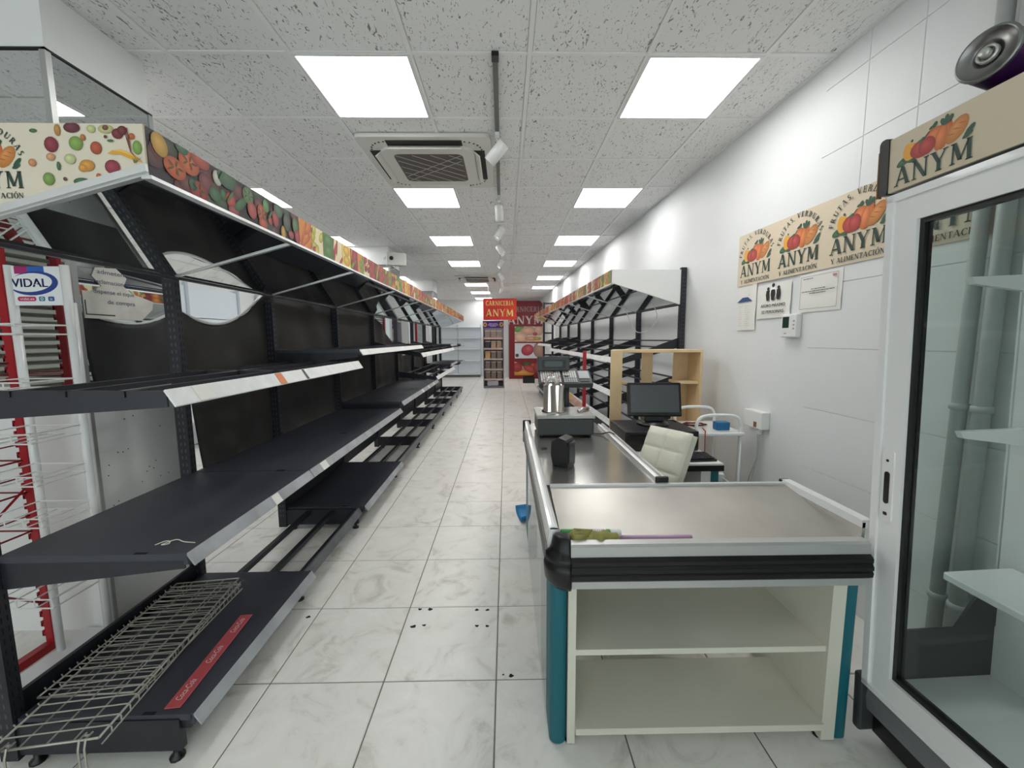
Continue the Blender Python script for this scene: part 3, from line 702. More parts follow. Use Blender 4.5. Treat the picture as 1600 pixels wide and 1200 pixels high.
# loose cable hanging behind the first right-hand bay
def curve_pts(ps,n=6):
    """Catmull-Rom through points"""
    ps=[Vector(p) for p in ps]; out=[]
    for i in range(len(ps)-1):
        a,b,c,d=ps[max(i-1,0)],ps[i],ps[i+1],ps[min(i+2,len(ps)-1)]
        for k in range(n):
            t=k/n; out.append(.5*((2*b)+(-a+c)*t+(2*a-5*b+4*c-d)*t*t+(-a+3*b-3*c+d)*t**3))
    out.append(ps[-1]); return out
tag(MB().tube(curve_pts([(1.40,3.95,1.70),(1.46,3.95,1.60),(1.44,3.95,1.50),(1.38,3.96,1.43),(1.28,3.97,1.42),(1.22,3.97,1.5),(1.17,3.98,1.62),(1.12,3.98,1.68)]),.004,6).build('hanging_cable',mat('grey_cable','c9c9c4',.5)),'grey cable looping down under the right canopy mirror','cable')

# ---- black cloths tied behind the left shelves
def cloth(label,top,bot,x=-.012,seed=0,amp=.012,edge=False):
    """top(u)->(y,z), bot(u)->(y,z) in gondola coordinates"""
    def fn(u,v):
        (ya,za),(yb,zb)=top(u),bot(u); s=seed
        d=amp*(math.sin(u*9+v*5+s)+.6*math.sin(u*17-v*8+s*2)+.5*math.sin(v*13+u*4+s*3)+.7*math.sin((u-v)*11+s))*(.25+.75*math.sin(PI*min(1,max(0,u))))
        return (x-.02+d-.012, ya+(yb-ya)*v, za+(zb-za)*v)
    m=MB(); m.grid(fn,34,34)
    o=m.build('black_cloth',cloth_blk,None,(GL.location.x,0,0),(0,0,.0095)); o.modifiers.new('thick','SOLIDIFY').thickness=.0015
    return tag(o,label,'cloth',None)
c=cloth('black cloth sagging from two corners behind the near left shelves',lambda u:(2.03+.79*u,1.52+.16*u-.16*math.sin(PI*u)*(1-.3*u)),lambda u:(2.16+.66*u,.45),seed=1,amp=.010)
def hem(u): return (-.045,2.03+.79*u,1.522+.16*u-.16*math.sin(PI*u)*(1-.3*u))
m=MB(); m.tube([hem(k/20) for k in range(21)],.008,6); m.build('rolled_hem',mat('white_hem','d9d9d6',.7),c)
cloth('black cloth stretched flat behind the third bay of left shelves',lambda u:(2.85+1.05*u,1.70-.015*math.sin(PI*u)),lambda u:(2.85+1.05*u,.42),seed=2.2,amp=.007)
cloth('black cloth stretched flat behind the fourth bay of left shelves',lambda u:(3.94+1.06*u,1.71-.01*u),lambda u:(3.94+1.06*u,.42),seed=3.1,amp=.004)
cloth('black cloth with slanting top edge in the fifth bay of left shelves',lambda u:(5.04+1.06*u,1.70-.42*u),lambda u:(5.04+1.06*u,.42),seed=4.4,amp=.010)
cloth('black cloth drooping in folds in the sixth bay of left shelves',lambda u:(6.14+1.06*u,1.22-.12*math.sin(PI*u)),lambda u:(6.14+1.06*u,.5),seed=5.4,amp=.011)
cloth('black cloth hung low in the seventh bay of left shelves',lambda u:(7.24+1.06*u,1.2-.05*math.sin(PI*u)),lambda u:(7.24+1.06*u,.5),seed=6.4,amp=.010)

# ---- loose things on the left shelves
def wire_rack(label,L,Wd,loc,rot,group,ny,lip=.05,front=True):
    t=thing('wire_shelf',label,'wire rack',loc,0,group); t.rotation_euler=rot
    m=MB()
    for x in (0,Wd): m.tube([(x,0,0),(x,L,0)],.0035,6)
    m.tube([(0,0,0),(Wd,0,0)],.0035,6).tube([(0,L,0),(Wd,L,0)],.0035,6); m.build('rim_wire',wire_met,t)
    m=MB()
    for k in range(1,ny):
        y=L*k/ny; m.tube([(-.004,y,.012),(0,y,.004),(Wd,y,.004),(Wd+.006,y,-.002),(Wd+.006,y,-.02)],.0022,5)
    m.build('cross_wires',wire_met,t)
    m=MB()
    for k in (1,2,3): m.tube([(Wd*k/4,0,-.002),(Wd*k/4,L,-.002)],.0026,5)
    m.tube([(Wd+.006,0,-.02),(Wd+.006,L,-.02)],.0026,5); m.build('long_wires',wire_met,t)
    for x in (Wd*.14,Wd*.86):
        m=MB()
        m.tube([(x-.008,.012,.002),(x+.008,.012,.002)],.003,5) if front else m.tube([(x-.008,L-.02,.011),(x+.008,L-.02,.011)],.003,5)
        for d in (-.008,.008): m.tube([(x+d,.02,.003),(x+d,-.004,.006),(x+d,-.012,-.02),(x+d,-.012,-.10)] if front else [(x+d,L-.03,.012),(x+d,L+.006,.008),(x+d,L+.006,-.012)],.003,5)
        m.build('hook',wire_met,t)
    return t
wire_rack('long zinc wire shelf lying on the bottom left shelf, upper of two',.80,.27,(-1.455,1.035,.215),(0,math.radians(0),math.radians(8)),'wire shelves on the bottom shelf',22)
wire_rack('zinc wire shelf lying underneath on the bottom shelf, farther end',.60,.30,(-1.555,1.24,.188),(0,0,math.radians(3)),'wire shelves on the bottom shelf',22,front=False)
# red drink strip
t=thing('price_strip','red soft-drink price strip with white script on the bottom shelf','strip',(-1.125,1.215,.161),0); t.rotation_euler=(0,0,math.radians(5.5))
MB().bbox(0,.05,0,.455,0,.004,.0015,1).build('strip_body',mat('faded_red','c05258',.4),t)
p=Print((0,0,.455,.05))
for k in range(3): p.text('Coca-Cola',.07+.158*k,.016,.022,'f2e3e0',w=.085,shear=.35)
p.build('lettering',t,(.05,0,.004),(0,1,0),(-1,0,0))
tag(MB().tube(curve_pts([(-1.139,1.262,.702),(-1.125,1.285,.703),(-1.108,1.282,.704),(-1.10,1.268,.703),(-1.118,1.262,.703),(-1.095,1.292,.7045),(-1.06,1.280,.703),(-1.02,1.275,.702)]),.0016,5).build('string',mat('white_string','e6e0d0',.8)),'short white string lying on the near middle shelf','string')

# ------------------------------------------------------------------ checkout counter
K=thing('checkout_counter','L-shaped checkout counter with steel top, black bumper and teal legs','counter',(.15,1.19,0))
def kb(m,name,mt): return m.build(name,mt,K)
# local x = world-.15, y = world-1.19
X1=1.03; XF=.975
# sloping packing tray (steel) and its rims
m=MB(); m._add([(.03,.02,.686),(X1,.02,.686),(X1,.455,.742),(.03,.455,.742),(.03,.02,.669),(X1,.02,.669),(X1,.455,.725),(.03,.455,.725)],[(0,1,2,3),(7,6,5,4),(0,4,5,1),(1,5,6,2),(2,6,7,3),(3,7,4,0)]); kb(m,'packing_tray',mat('scuffed_steel','bfbcb6',.36,.8,noise=(2.6,.20)))
m=MB(); m.box(.03,X1,.445,.462,.70,.750); kb(m,'tray_back_lip',alu)
m=MB(); m.box(X1-.004,X1+.006,.075,.47,.60,.748); kb(m,'tray_side_wall',steel)
m=MB(); m.prism([(.075,.757),(.47,.757),(.47,.730),(.075,.730)],'x',X1-.006,X1+.028); kb(m,'side_rail',white_met)
m=MB(); m.bbox(X1-.010,X1+.032,.465,.485,.722,.756,.005); kb(m,'rail_cap',black_rub)
# front rails and bumper
m=MB(); m.prism([(.03,.722),(.022,.728),(-.008,.728),(-.016,.722),(-.016,.690),(.03,.690)],'x',.045,XF); kb(m,'upper_front_rail',mat('satin_aluminium','bfc0be',.35,.55))
m=MB(); m.prism([(.03,.690),(-.018,.690),(-.030,.680),(-.030,.668),(-.026,.664),(-.034,.655),(-.034,.645),(-.029,.641),(-.034,.636),(-.032,.622),(-.02,.612),(.03,.612)],'x',.045,XF); kb(m,'front_bumper',black_rub)
m=MB(); m.prism([(.03,.612),(-.012,.612),(-.012,.584),(.03,.584)],'x',.045,XF); kb(m,'lower_front_rail',mat('satin_aluminium','bfc0be',.35,.55))
# rounded corner bumper
def arc_sweep(prof,cx,cy,a0,a1,n=8):
    mm=MB(); k=len(prof); vs=[]
    for i in range(n+1):
        a=math.radians(a0+(a1-a0)*i/n)
        for r,z in prof: vs.append((cx+r*math.cos(a),cy+r*math.sin(a),z))
    fs=[(i*k+j,i*k+j+1,(i+1)*k+j+1,(i+1)*k+j) for i in range(n) for j in range(k-1)]
    fs+= [tuple(range(k-1,-1,-1)),tuple(n*k+j for j in range(k))]
    mm._add(vs,fs,True); return mm
kb(arc_sweep([(.0,.742),(.040,.742),(.050,.735),(.056,.705),(.062,.690),(.074,.684),(.078,.668),(.070,.662),(.080,.652),(.080,.638),(.076,.600),(.062,.580),(.0,.575)],.046,.046,180,270),'corner_bumper',black_rub)
# aisle-side rail (steel profile) and bumper below it
m=MB(); m.prism([(-.012,.757),(.012,.757),(.016,.745),(.0,.700),(-.02,.690),(-.016,.735)],'y',.046,1.74); kb(m,'aisle_rail',alu)
m=MB(); m.prism([(-.016,.757),(-.006,.7605),(.002,.7605),(.012,.757),(.012,.752),(-.016,.752)],'y',.046,1.74); kb(m,'aisle_rail_bead',white_met)
m=MB(); m.prism([(-.008,.690),(-.026,.684),(-.030,.66),(-.026,.62),(-.008,.60),(.02,.60),(.02,.69)],'y',.046,1.74); kb(m,'aisle_bumper',black_rub)
m=MB(); m.bbox(-.03,.03,1.735,1.765,.60,.764,.008); kb(m,'rail_cap',black_rub)
# main steel worktop and its far rail
m=MB(); m.box(.0,.50,.462,1.74,.715,.745); kb(m,'steel_worktop',steel)
m=MB(); m.prism([(.488,.745),(.490,.762),(.500,.766),(.505,.760),(.512,.760),(.517,.768),(.528,.768),(.532,.758),(.532,.715),(.488,.715)],'y',.475,1.60); kb(m,'cashier_rail',alu)
m=MB(); m.bbox(.482,.538,.463,.480,.708,.774,.006); kb(m,'rail_cap',black_rub)
m=MB(); m.tube([(.06,1.03,.746),(.06,1.03,.749)],.018,16); kb(m,'cable_hole',black_deep)
# near pedestal: teal legs, cream posts, cream shelves
m=MB(); m.prism(rrect(-.012,.045,.03,.40,.025,4),'z',0.004,.59); kb(m,'teal_leg',teal)
m=MB(); m.box(.046,.072,.03,.42,.004,.585); kb(m,'cream_post',cream)
m=MB(); m.box(.90,.945,.02,.10,.01,.585); m.box(.90,.93,.10,.42,.01,.585); kb(m,'cream_post',cream)
m=MB(); m.prism(rrect(.945,1.0,.03,.42,.02,4),'z',0.004,.59); kb(m,'teal_leg',teal)
for x in (.058,.915): 
    m=MB(); m.lathe([(0,0),(.018,0),(.018,.012),(0,.012)],10,(x,.05,0)); kb(m,'levelling_foot',black_rub)
m=MB(); m.box(.072,.90,.03,.42,.325,.345); kb(m,'pedestal_shelf',cream)
m=MB(); m.box(.072,.90,.01,.30,.055,.078); kb(m,'pedestal_shelf',cream)
m=MB(); m.box(.072,.90,.41,.42,.40,.585); kb(m,'pedestal_back',cream)
# frosted side pane beside the aisle
m=MB(); m.box(-.022,-.017,.06,1.2,.05,.60); kb(m,'side_pane',g_thin)
# far pedestal
m=MB(); m.prism(rrect(-.012,.035,1.19,1.65,.02,4),'z',0.004,.60); kb(m,'teal_leg',teal)
m=MB(); m.box(.036,.06,1.19,1.65,.004,.60); kb(m,'cream_post',cream)
m=MB(); m.box(.06,.48,1.63,1.65,.004,.71); kb(m,'pedestal_back',cream)

# ---- things on the counter
t=thing('glue_tube','green-capped white printed tube lying in the packing tray','tube',(.178,1.285,.712))
m=MB(); m.M=Matrix.Rotation(math.radians(-1),4,'Z'); m.lathe([(0,0),(.013,0),(.015,.003),(.015,.05)],16,axis='x'); m.build('cap',mat('green_plastic','2f9a3c',.4),t)
m=MB(); m.M=Matrix.Rotation(math.radians(-1),4,'Z'); m.lathe([(.0145,.05),(.0145,.195),(.012,.2),(0,.2)],16,axis='x'); m.cur=1
for a,b in ((.055,.075),(.15,.164)): m.lathe([(.0149,a),(.0149,b)],16,axis='x')
m.cur=2
for k in range(9): m.lathe([(.0148,.09+k*.0062),(.0148,.0925+k*.0062)],16,axis='x')
m.build('printed_body',[mat('white_label','eef0ee',.35),mat('label_green','3f8a4a',.4),mat('label_grey','8a93a8',.4)],t)
t=thing('rubber_glove','crumpled olive rubber glove in the corner of the packing tray','glove',(.188,1.222,.703))
def glove(u,v):
    a=2*PI*u; r=.021+.006*math.sin(v*11)+.005*math.sin(v*23+2)*math.sin(a*2); r*=min(1,4*(v+.08))
    return (.165*v, .016+r*1.25*math.cos(a)+.006*math.sin(v*9), .014+max(-.012,r*.95*math.sin(a))+.004*math.sin(v*14))
m=MB(); m.grid(glove,16,28); m.build('glove_body',mat('olive_rubber','8f8a48',.65,noise=(30,.35)),t)
m=MB()
for k,(y,l) in enumerate(((.0,.05),(.012,.06),(.026,.055),(.036,.045))):
    m.tube([(.06+.01*k,y,.026),(.03,y-.004,.03+.004*(k%2)),(.06-l*.9,y,.02)],[.010,.009,.007],8)
m.build('fingers',MATS['olive_rubber'],t)
m=MB(); m.lathe([(.016,0),(.019,.004),(.016,.008),(.013,.008),(.013,0)],16,(.160,.014,.014),'x'); m.build('cuff',MATS['olive_rubber'],t)
tag(MB().lathe([(0,0),(.008,0),(.008,.25),(.0065,.252),(0,.252)],12,(.36,1.272,.7025),'x').build('plastic_rod',mat('pale_pink_plastic','d3b0d0',.3)),'pale pink plastic rod along the packing tray rim','rod')

# barcode scanner
t=thing('barcode_scanner','black upright barcode scanner on the steel worktop','scanner',(.272,1.90,.745),math.radians(58))
m=MB(); m.prism([(-.05,-.035),(.05,-.035),(.055,.02),(.03,.045),(-.03,.045),(-.055,.02)],'z',0,.012); m.build('foot',black_pl,t)
m=MB(); m.prism([(-.042,.010),(.030,.0),(.045,.06),(.042,.125),(.005,.150),(-.03,.14),(-.045,.10)],'x',-.045,.045); m.build('housing',black_pl,t)
m=MB(); m.M=Matrix.Translation((0,-.043,.078)); m.box(-.034,.034,-.004,.004,-.05,.05); m.build('scan_window',mat('scanner_glass','1d2226',.08),t)

# counter scale
S=thing('retail_scale','grey counter scale with keypad console, display and steel column','scale',(.36,2.58,.745))
m=MB(); m.bbox(-.165,.185,-.11,.20,.012,.118,.012,3); m.build('base',dark_grey,S)
m=MB(); m.bbox(-.172,.192,-.116,.206,.118,.142,.006,2); m.build('weighing_platter',mat('platter_steel','a9a8a4',.35,.7),S)
for x in (-.14,.16):
    for y in (-.08,.17): MB().lathe([(0,0),(.014,0),(.014,.014),(0,.014)],10,(x,y,0)).build('rubber_foot',black_rub,S)
m=MB(); m.lathe([(.078,.142),(.078,.150),(.067,.152),(.067,.318),(.062,.318),(.062,.30),(0,.30)],28,(-.052,.03,0)); m.build('steel_column',chrome,S)
m=MB(); m.tube([(-.035,.0,.318),(-.036,.0,.34),(-.05,.0,.362),(-.078,.0,.366),(-.098,.0,.352),(-.10,.0,.32)],.014,12); m.build('bent_pipe',mat('pipe_white','c9c7c0',.3,.6),S)
m=MB(); m.tube([(.10,-.02,.150),(.13,0,.160),(.16,.05,.158),(.185,.08,.152)],.010,8); m.build('platter_handle',steel,S)
# console on a post behind
m=MB(); m.tube([(.06,.24,0.0),(.06,.24,.36)],.022,12); m.build('rear_post',dark_grey,S)
m=MB(); m.M=Matrix.Translation((.05,.24,.335))@Matrix.Rotation(math.radians(28),4,'X'); m.bbox(-.185,.185,-.085,.085,-.022,.018,.008,2); con=m.build('keypad_console',dark_grey,S)
Mk=Matrix.Translation((.05,.24,.335))@Matrix.Rotation(math.radians(28),4,'X')
keyw=mat('key_white','d8d6d2',.5); keyp=mat('key_pink','c79aa0',.5); keyg=mat('key_grey','a5a8ab',.5)
m=MB(); m.M=Mk
for r in range(7):
    for c_ in range(16):
        if c_==9: continue
        m.cur=0 if (c_*7+r*3)%5 else 1
        if c_>9: m.cur=2 if r<3 else 0
        x=-.170+c_*.0158; y=-.070+r*.0205; m.box(x,x+.0120,y,y+.0155,.0178,.0215)
ko=m.build('keys',[keyw,keyp,keyg],con); ko['kind']='stuff'
m=MB(); m.M=Mk; m.box(.095,.168,-.03,.062,.0178,.024); m.cur=1; m.box(.100,.163,-.065,-.036,.0178,.021); m.build('printer_lid',[mat('lid_grey','9a9ea0',.3),black_pl],con)
m=MB(); m.M=Matrix.Translation((-.025,.30,.44))@Matrix.Rotation(math.radians(-8),4,'X'); m.bbox(-.112,.112,-.03,.03,-.055,.048,.006,2); dis=m.build('display_head',dark_grey,S)
m=MB(); m.M=Matrix.Translation((-.025,.30,.44))@Matrix.Rotation(math.radians(-8),4,'X'); m.prism([(a,b) for a,b in rrect(-.085,.085,-.038,.022,.012,3)],'y',-.0315,-.0295); m.build('display_bezel',black_pl,dis)
m=MB(); m.M=Matrix.Translation((-.025,.30,.44))@Matrix.Rotation(math.radians(-8),4,'X'); m.box(-.062,.062,-.0322,-.0312,-.026,.012); m.build('display_screen',mat('dark_lcd','2c3a38',.15),dis)
m=MB(); m.tube([(-.025,.30,.34),(-.025,.30,.40)],.018,10); m.build('display_stem',dark_grey,S)
tag(MB().tube(curve_pts([(.545,2.56,.752),(.60,2.53,.752),(.655,2.48,.772),(.70,2.36,.74),(.72,2.25,.70),(.74,2.2,.69)]),.004,6).build('scale_cable',black_pl),'black cable trailing from the counter scale over the rail','cable')

# ------------------------------------------------------------------ cashier corner
D=thing('cashier_desk','low cashier desk with dark-edged top and teal and white legs','desk',(.72,2.2,0))
m=MB(); m.box(0,.50,.0,.62,.645,.655); m.build('desk_top',white_pl,D)
m=MB(); m.box(-.003,.503,-.003,.623,.612,.645); m.build('desk_edge',black_pl,D)
m=MB(); m.box(.44,.485,.02,.60,.0,.612); m.build('teal_leg',teal,D)
m=MB(); m.box(.385,.44,.02,.60,.0,.612); m.build('white_leg',white_pl,D)
m=MB(); m.box(.0,.05,.02,.60,.0,.612); m.build('white_leg',white_pl,D)
m=MB(); m.box(.05,.385,.59,.60,.2,.612); m.build('back_board',grey_pl,D)
t=thing('cash_drawer','flat black cash drawer under the touch monitor','cash drawer',(.98,2.66,.655),math.radians(0))
m=MB(); m.bbox(-.24,.22,-.20,.18,.004,.125,.005,2); m.build('drawer_case',black_met,t)
m=MB(); m.box(-.235,.215,-.206,-.2,.02,.105); m.build('drawer_front',black_pl,t)
m=MB(); m.tube([(.0,-.206,.065),(.0,-.210,.065)],.010,12); m.build('lock',chrome,t)
t=thing('touch_monitor','black touch-screen till monitor on a round foot','monitor',(.985,2.68,.78),math.radians(-3))
m=MB(); m.lathe([(0,.001),(.105,.001),(.105,.012),(.07,.03),(0,.032)],28); m.build('foot',black_pl,t)
m=MB(); m.prism([(-.03,.03),(.05,.03),(.06,.12),(.02,.14),(-.02,.12)],'x',-.065,.065); m.build('neck',black_pl,t)
MM=Matrix.Translation((0,-.02,.175))@Matrix.Rotation(math.radians(-12),4,'X')
m=MB(); m.M=MM; m.bbox(-.175,.175,-.014,.022,-.115,.110,.006,2); sc=m.build('screen_case',black_pl,t)
m=MB(); m.M=MM; m.box(-.158,.158,-.0155,-.0145,-.088,.094); m.build('screen',mat('dark_screen','505357',.18),sc)
m=MB(); m.tube(curve_pts([(.10,.06,.05),(.12,.10,.02),(.10,.13,.01),(.16,.12,.004),(.19,.08,.003)]),.003,6); m.build('cables',black_pl,t)
t=thing('keyboard','black computer keyboard on the cashier desk','keyboard',(1.10,2.30,.655),math.radians(4))
m=MB(); m.prism([(-.065,0),(.065,0),(.065,.022),(-.065,.012)],'x',-.20,.10); m.build('case',black_pl,t)
m=MB()
for r in range(5):
    for c_ in range(15): 
        x=-.192+c_*.0190; y=-.056+r*.0225; z=.0128+(y+.065)*.077; m.box(x,x+.0155,y,y+.0185,z,z+.006)
o=m.build('keys',mat('key_black','24262a',.5),t); o['kind']='stuff'

# tufted swivel chair, leaning back rest seen over the counter
t=thing('office_chair','cream tufted leather office chair behind the counter','chair',(.79,1.985,0),math.radians(-148))
MM=Matrix.Translation((-.0,0,.74))@Matrix.Rotation(math.radians(-27),4,'Y')
def pad(w,h,d,nx,nz,s):
    def fn(u,v):
        a=abs(math.sin(PI*u*nx)); b=abs(math.sin(PI*v*nz)); e=min(1,8*min(u,1-u))**.5*min(1,8*min(v,1-v))**.5
        x=(u-.5)*w; z=(v-.5)*h; k=.06
        rx=math.copysign(min(abs(x),w/2),x)
        return (s*(d*.35*e+d*.28*(a*b)**.3*e), rx, z)
    return fn
m=MB(); m.M=MM; m.M=MM@Matrix.Translation((.022,0,0)); m.grid(pad(.25,.33,.05,2,3,1),40,48); m.M=MM@Matrix.Translation((-.022,0,0)); m.grid(pad(.25,.33,.05,1,1,-1),20,24); m.M=MM; m.prism(rrect(-.1255,.1255,-.1655,.1655,.025,4),'x',-.0225,.0225); m.build('backrest',seat_cream,t)
m=MB(); m.M=Matrix.Translation((.22,0,.47)); m.bbox(-.21,.21,-.20,.20,-.05,.035,.03,3); m.build('seat',seat_cream,t)
m=MB(); m.tube([(-.03,-.10,.55),(-.01,-.10,.45),(.1,-.10,.40),(.22,-.10,.40)],.010,8).tube([(-.03,.10,.55),(-.01,.10,.45),(.1,.10,.40),(.22,.10,.40)],.010,8); m.build('back_support',chrome,t)
m=MB(); m.tube([(.22,0,.42),(.22,0,.08)],.025,12); m.build('gas_column',chrome,t)
for k in range(5):
    a=2*PI*k/5; m=MB(); m.tube([(.22,0,.085),(.22+.24*math.cos(a),.24*math.sin(a),.06)],[.018,.012],8); m.tube([(.22+.24*math.cos(a),.24*math.sin(a)-.01,.024),(.22+.24*math.cos(a),.24*math.sin(a)+.01,.024)],.024,12); m.build('base_leg',chrome,t)

# pine crate shelf
t=thing('pine_crate_shelf','open pine crate shelf standing behind the till monitor','shelf unit',(.85,3.14,0))
def board(a,b,c_,d,e,f,nm='board'): return MB().bbox(a,b,c_,d,e,f,.002,1).build(nm,pine,t)
board(0,.022,-.10,.13,.0,1.27,'side_board'); board(.655,.677,-.02,.20,.0,1.27,'side_board')
board(.022,.655,-.02,.20,1.248,1.27,'top_board'); board(.022,.655,.0,.20,.02,.042,'bottom_board')
board(-.065,.022,-.115,-.10,.53,1.272,'front_plank')
board(.27,.36,.185,.2,.042,1.248,'back_slat'); board(.53,.655,.185,.2,.042,1.248,'back_slat')
board(.022,.10,.0,.20,1.0,1.02,'shelf_board'); board(.50,.655,.0,.20,1.0,1.02,'shelf_board'); board(.022,.655,.0,.20,.55,.57,'shelf_board')

# white trolley
t=thing('white_trolley','small white tubular trolley against the right wall','trolley',(1.33,2.56,0))
for z in (.745,.28):
    m=MB(); m.bbox(-.10,.22,.0,.40,z-.022,z,.006,2); m.build('tray',white_met,t)
for y in (.03,.37):
    m=MB(); m.tube(curve_pts([(-.085,y,.745),(-.085,y,.80),(-.06,y,.84),(.0,y,.855),(.12,y,.855),(.18,y,.84),(.205,y,.80),(.205,y,.745)]),.011,10); m.build('handle',white_met,t)
for x in (-.085,.205):
    for y in (.03,.37):
        m=MB(); m.tube([(x,y,.72),(x,y,.05)],.011,10); m.build('leg',white_met,t)
        m=MB(); m.tube([(x-.009,y,.024),(x+.009,y,.024)],.024,12); m.build('wheel',black_rub,t)
tag(MB().bbox(1.40,1.49,2.63,2.69,.7455,.80,.006,2).build('adapter_box',mat('blue_plastic','1c6a9c',.4)),'blue plastic adapter box on the white trolley','adapter')
ps=[]; 
for k in range(40):
    a=k*.62; r=.055+.02*math.sin(k*1.3); ps.append((1.32+r*1.1*math.cos(a),2.78+r*math.sin(a),.752+.001*(k%7)+.004*(k/40)))
tag(MB().tube(ps,.0032,6).build('coiled_cable',mat('dark_red_cable','5f1f24',.5)),'coiled dark red cable on the white trolley','cable')
tag(MB().tube(curve_pts([(1.33,2.68,.751),(1.30,2.58,.752),(1.285,2.553,.74),(1.285,2.548,.62),(1.29,2.55,.5)]),.0032,6).build('red_lead',mat('red_lead','b0222c',.5)),'thin red lead hanging over the trolley edge','cable')
t=thing('power_strip','white power strip with plugs hanging beside the cashier desk','power strip',(1.265,2.33,.50),math.radians(-15))
m=MB(); m.bbox(-.02,.02,-.02,.02,-.11,.11,.006,2); m.build('strip_case',white_pl,t)
for z in (-.07,-.01,.05): MB().bbox(-.018,.018,-.055,-.02,z-.018,z+.018,.005,2).build('plug',white_pl if z>0 else black_pl,t)
m=MB(); m.tube(curve_pts([(0,-.05,.05),(.04,-.07,.02),(.05,-.06,-.06),(.02,-.06,-.16),(.03,-.05,-.24)]),.0035,6); m.build('white_lead',white_pl,t)
m=MB(); m.tube(curve_pts([(0,-.05,-.01),(-.02,-.07,-.08),(-.02,-.06,-.2),(.0,-.05,-.26)]),.0035,6); m.build('black_lead',black_pl,t)
ps=[]
for k in range(46):
    a=k*.5; ps.append((1.42+.07*math.cos(a)*(1+.2*math.sin(k)),2.74+.07*math.sin(a),.285+.002*(k%9)+.001*k))
tag(MB().tube(ps,.004,6).build('coiled_cable',mat('grey_cable2','8f8b86',.5)),'tangled grey cable on the lower trolley tray','cable')

# ------------------------------------------------------------------ things fixed to the right wall
WROT=math.atan(.036)
def on_wall(name,label,cat,y,z,off=.0005):
    """empty whose local -x faces the room, y runs along the wall"""
    return thing(name,label,cat,(wallx(y)-off-(.005 if y<2.27 else 0),y,z),WROT)
t=on_wall('logo_banner','long beige shop banner with three fruit emblems on the right wall','sign',2.953,1.72,.0065)
Lb=1.5; m=MB(); m.box(-.003,0,-Lb,.0,0,.35); m.build('board',panel_tan,t)
p=Print((0,0,Lb,.35)); p.fill('dccdb4')
for u in (.19,.573,.96,1.34): logo(p,u,.098,.315)
p.build('emblem_print',t,(-.003,0,0),(0,-1,0),(0,0,1))
def paper(label,y,z,w,h,draw,tilt=0,cat='notice'):
    t=on_wall('paper_notice',label,cat,y,z,.006)
    m=MB()
    m.grid(lambda u,v:(-.0015-.003*(math.sin(u*7+v*3)*math.sin(v*6))**2-.004*(u*(1-u)),-u*w,v*h+tilt*u*w),10,10); m.build('sheet',tag_white,t)
    p=Print((0,0,w,h)); draw(p); p.build('print',t,(-.0075,0,0),(0,-1,-tilt),(0,0,1))
class Sc:
    """scales a print layout"""
    def __init__(s,p,a,b): s.p,s.a,s.b=p,a,b
    def flat(s,x,y,rx,ry,c,*r): s.p.flat(x*s.a,y*s.b,rx*s.a,ry*s.b,c,*r)
    def poly(s,q,c): s.p.poly([(x*s.a,y*s.b) for x,y in q],c)
    def polys(s,ps,c): s.p.polys([[(x*s.a,y*s.b) for x,y in q] for q in ps],c)
    def text(s,t,x,y,h,c,w=None,**k): s.p.text(t,x*s.a,y*s.b,h*s.b,c,w=w*s.a if w else None,**k)
def d1(p):
    p.poly([(.02,.30),(.165,.30),(.165,.303),(.02,.303)],'8a8a8a'); p.text('1.3',.13,.235,.012,'8a90a0'); p.poly([(.0,.195),(.17,.195),(.12,.225),(.06,.225)],'2f4f86')
    for k in range(10):
        for a,b in ((.02,.07),(.09,.15)): p.poly([(a,.03+k*.015),(b-.012*(k%3),.03+k*.015),(b-.012*(k%3),.032+k*.015),(a,.032+k*.015)],'c2c4c8')
paper('narrow price list with a blue wedge, left of three papers on the wall',2.935,1.412,.20,.315,d1)
def d2(p):
    p=Sc(p,1.05,.74)
    for cx,k in ((.105,.82),(.195,.82),(.15,1.0)):
        if k==1: p.flat(cx,.215,.030,.062,'ffffff')
        p.flat(cx,.262*.5+.131*k+.012,.013*k,.017*k,'221c1a'); p.polys([[(cx-.022*k,.20),(cx-.018*k,.235),(cx,.24),(cx+.018*k,.235),(cx+.022*k,.20),(cx+.012*k,.15),(cx-.012*k,.15)]],'221c1a')
    p.text('AFORO MÁXIMO',.15,.095,.026,'2a2626',w=.21,bold=.0012); p.text('32 PERSONAS',.15,.042,.026,'2a2626',w=.19,bold=.0012)
paper('white capacity notice with three people symbol on the right wall',2.722,1.482,.305,.215,d2)
def d3(p):
    p=Sc(p,.96,.81)
    for a,b,c_,d in ((.02,.022,.28,.02),(.02,.24,.28,.242)): p.poly([(a,b-.001),(c_,b-.001),(c_,b+.001),(a,b+.001)],'6a6a6a')
    for x in (.02,.28): p.poly([(x-.001,.02),(x+.001,.02),(x+.001,.24),(x-.001,.24)],'6a6a6a')
    p.poly([(.245,.215),(.27,.215),(.27,.23),(.245,.23)],'c78a94')
    for k,(a,b) in enumerate(((.10,.20),(.03,.27),(.09,.21),(.04,.11))):
        z=(.15-.014*k) if k<3 else .222; x=a; n=0
        while x<b-.004:                              # rows of print too small to read
            wd=min((.012,.007,.018,.010)[n%4],b-x); p.poly([(x,z),(x+wd,z),(x+wd,z+.005),(x,z+.005)],'4a4a4a'); x+=wd+.003; n+=1
paper('framed white notice in a plastic sleeve, nearest of the wall papers',2.355,1.50,.29,.21,d3)
t=on_wall('thermostat','white wall thermostat with dark display','thermostat',2.45,1.36)
m=MB(); m.bbox(-.034,0,-.125,0,0,.135,.006,2); m.build('case',white_pl,t)
m=MB(); m.box(-.0348,-.0338,-.066,-.014,.055,.12); m.build('display',mat('dark_green_lcd','17332c',.15),t)
m=MB()
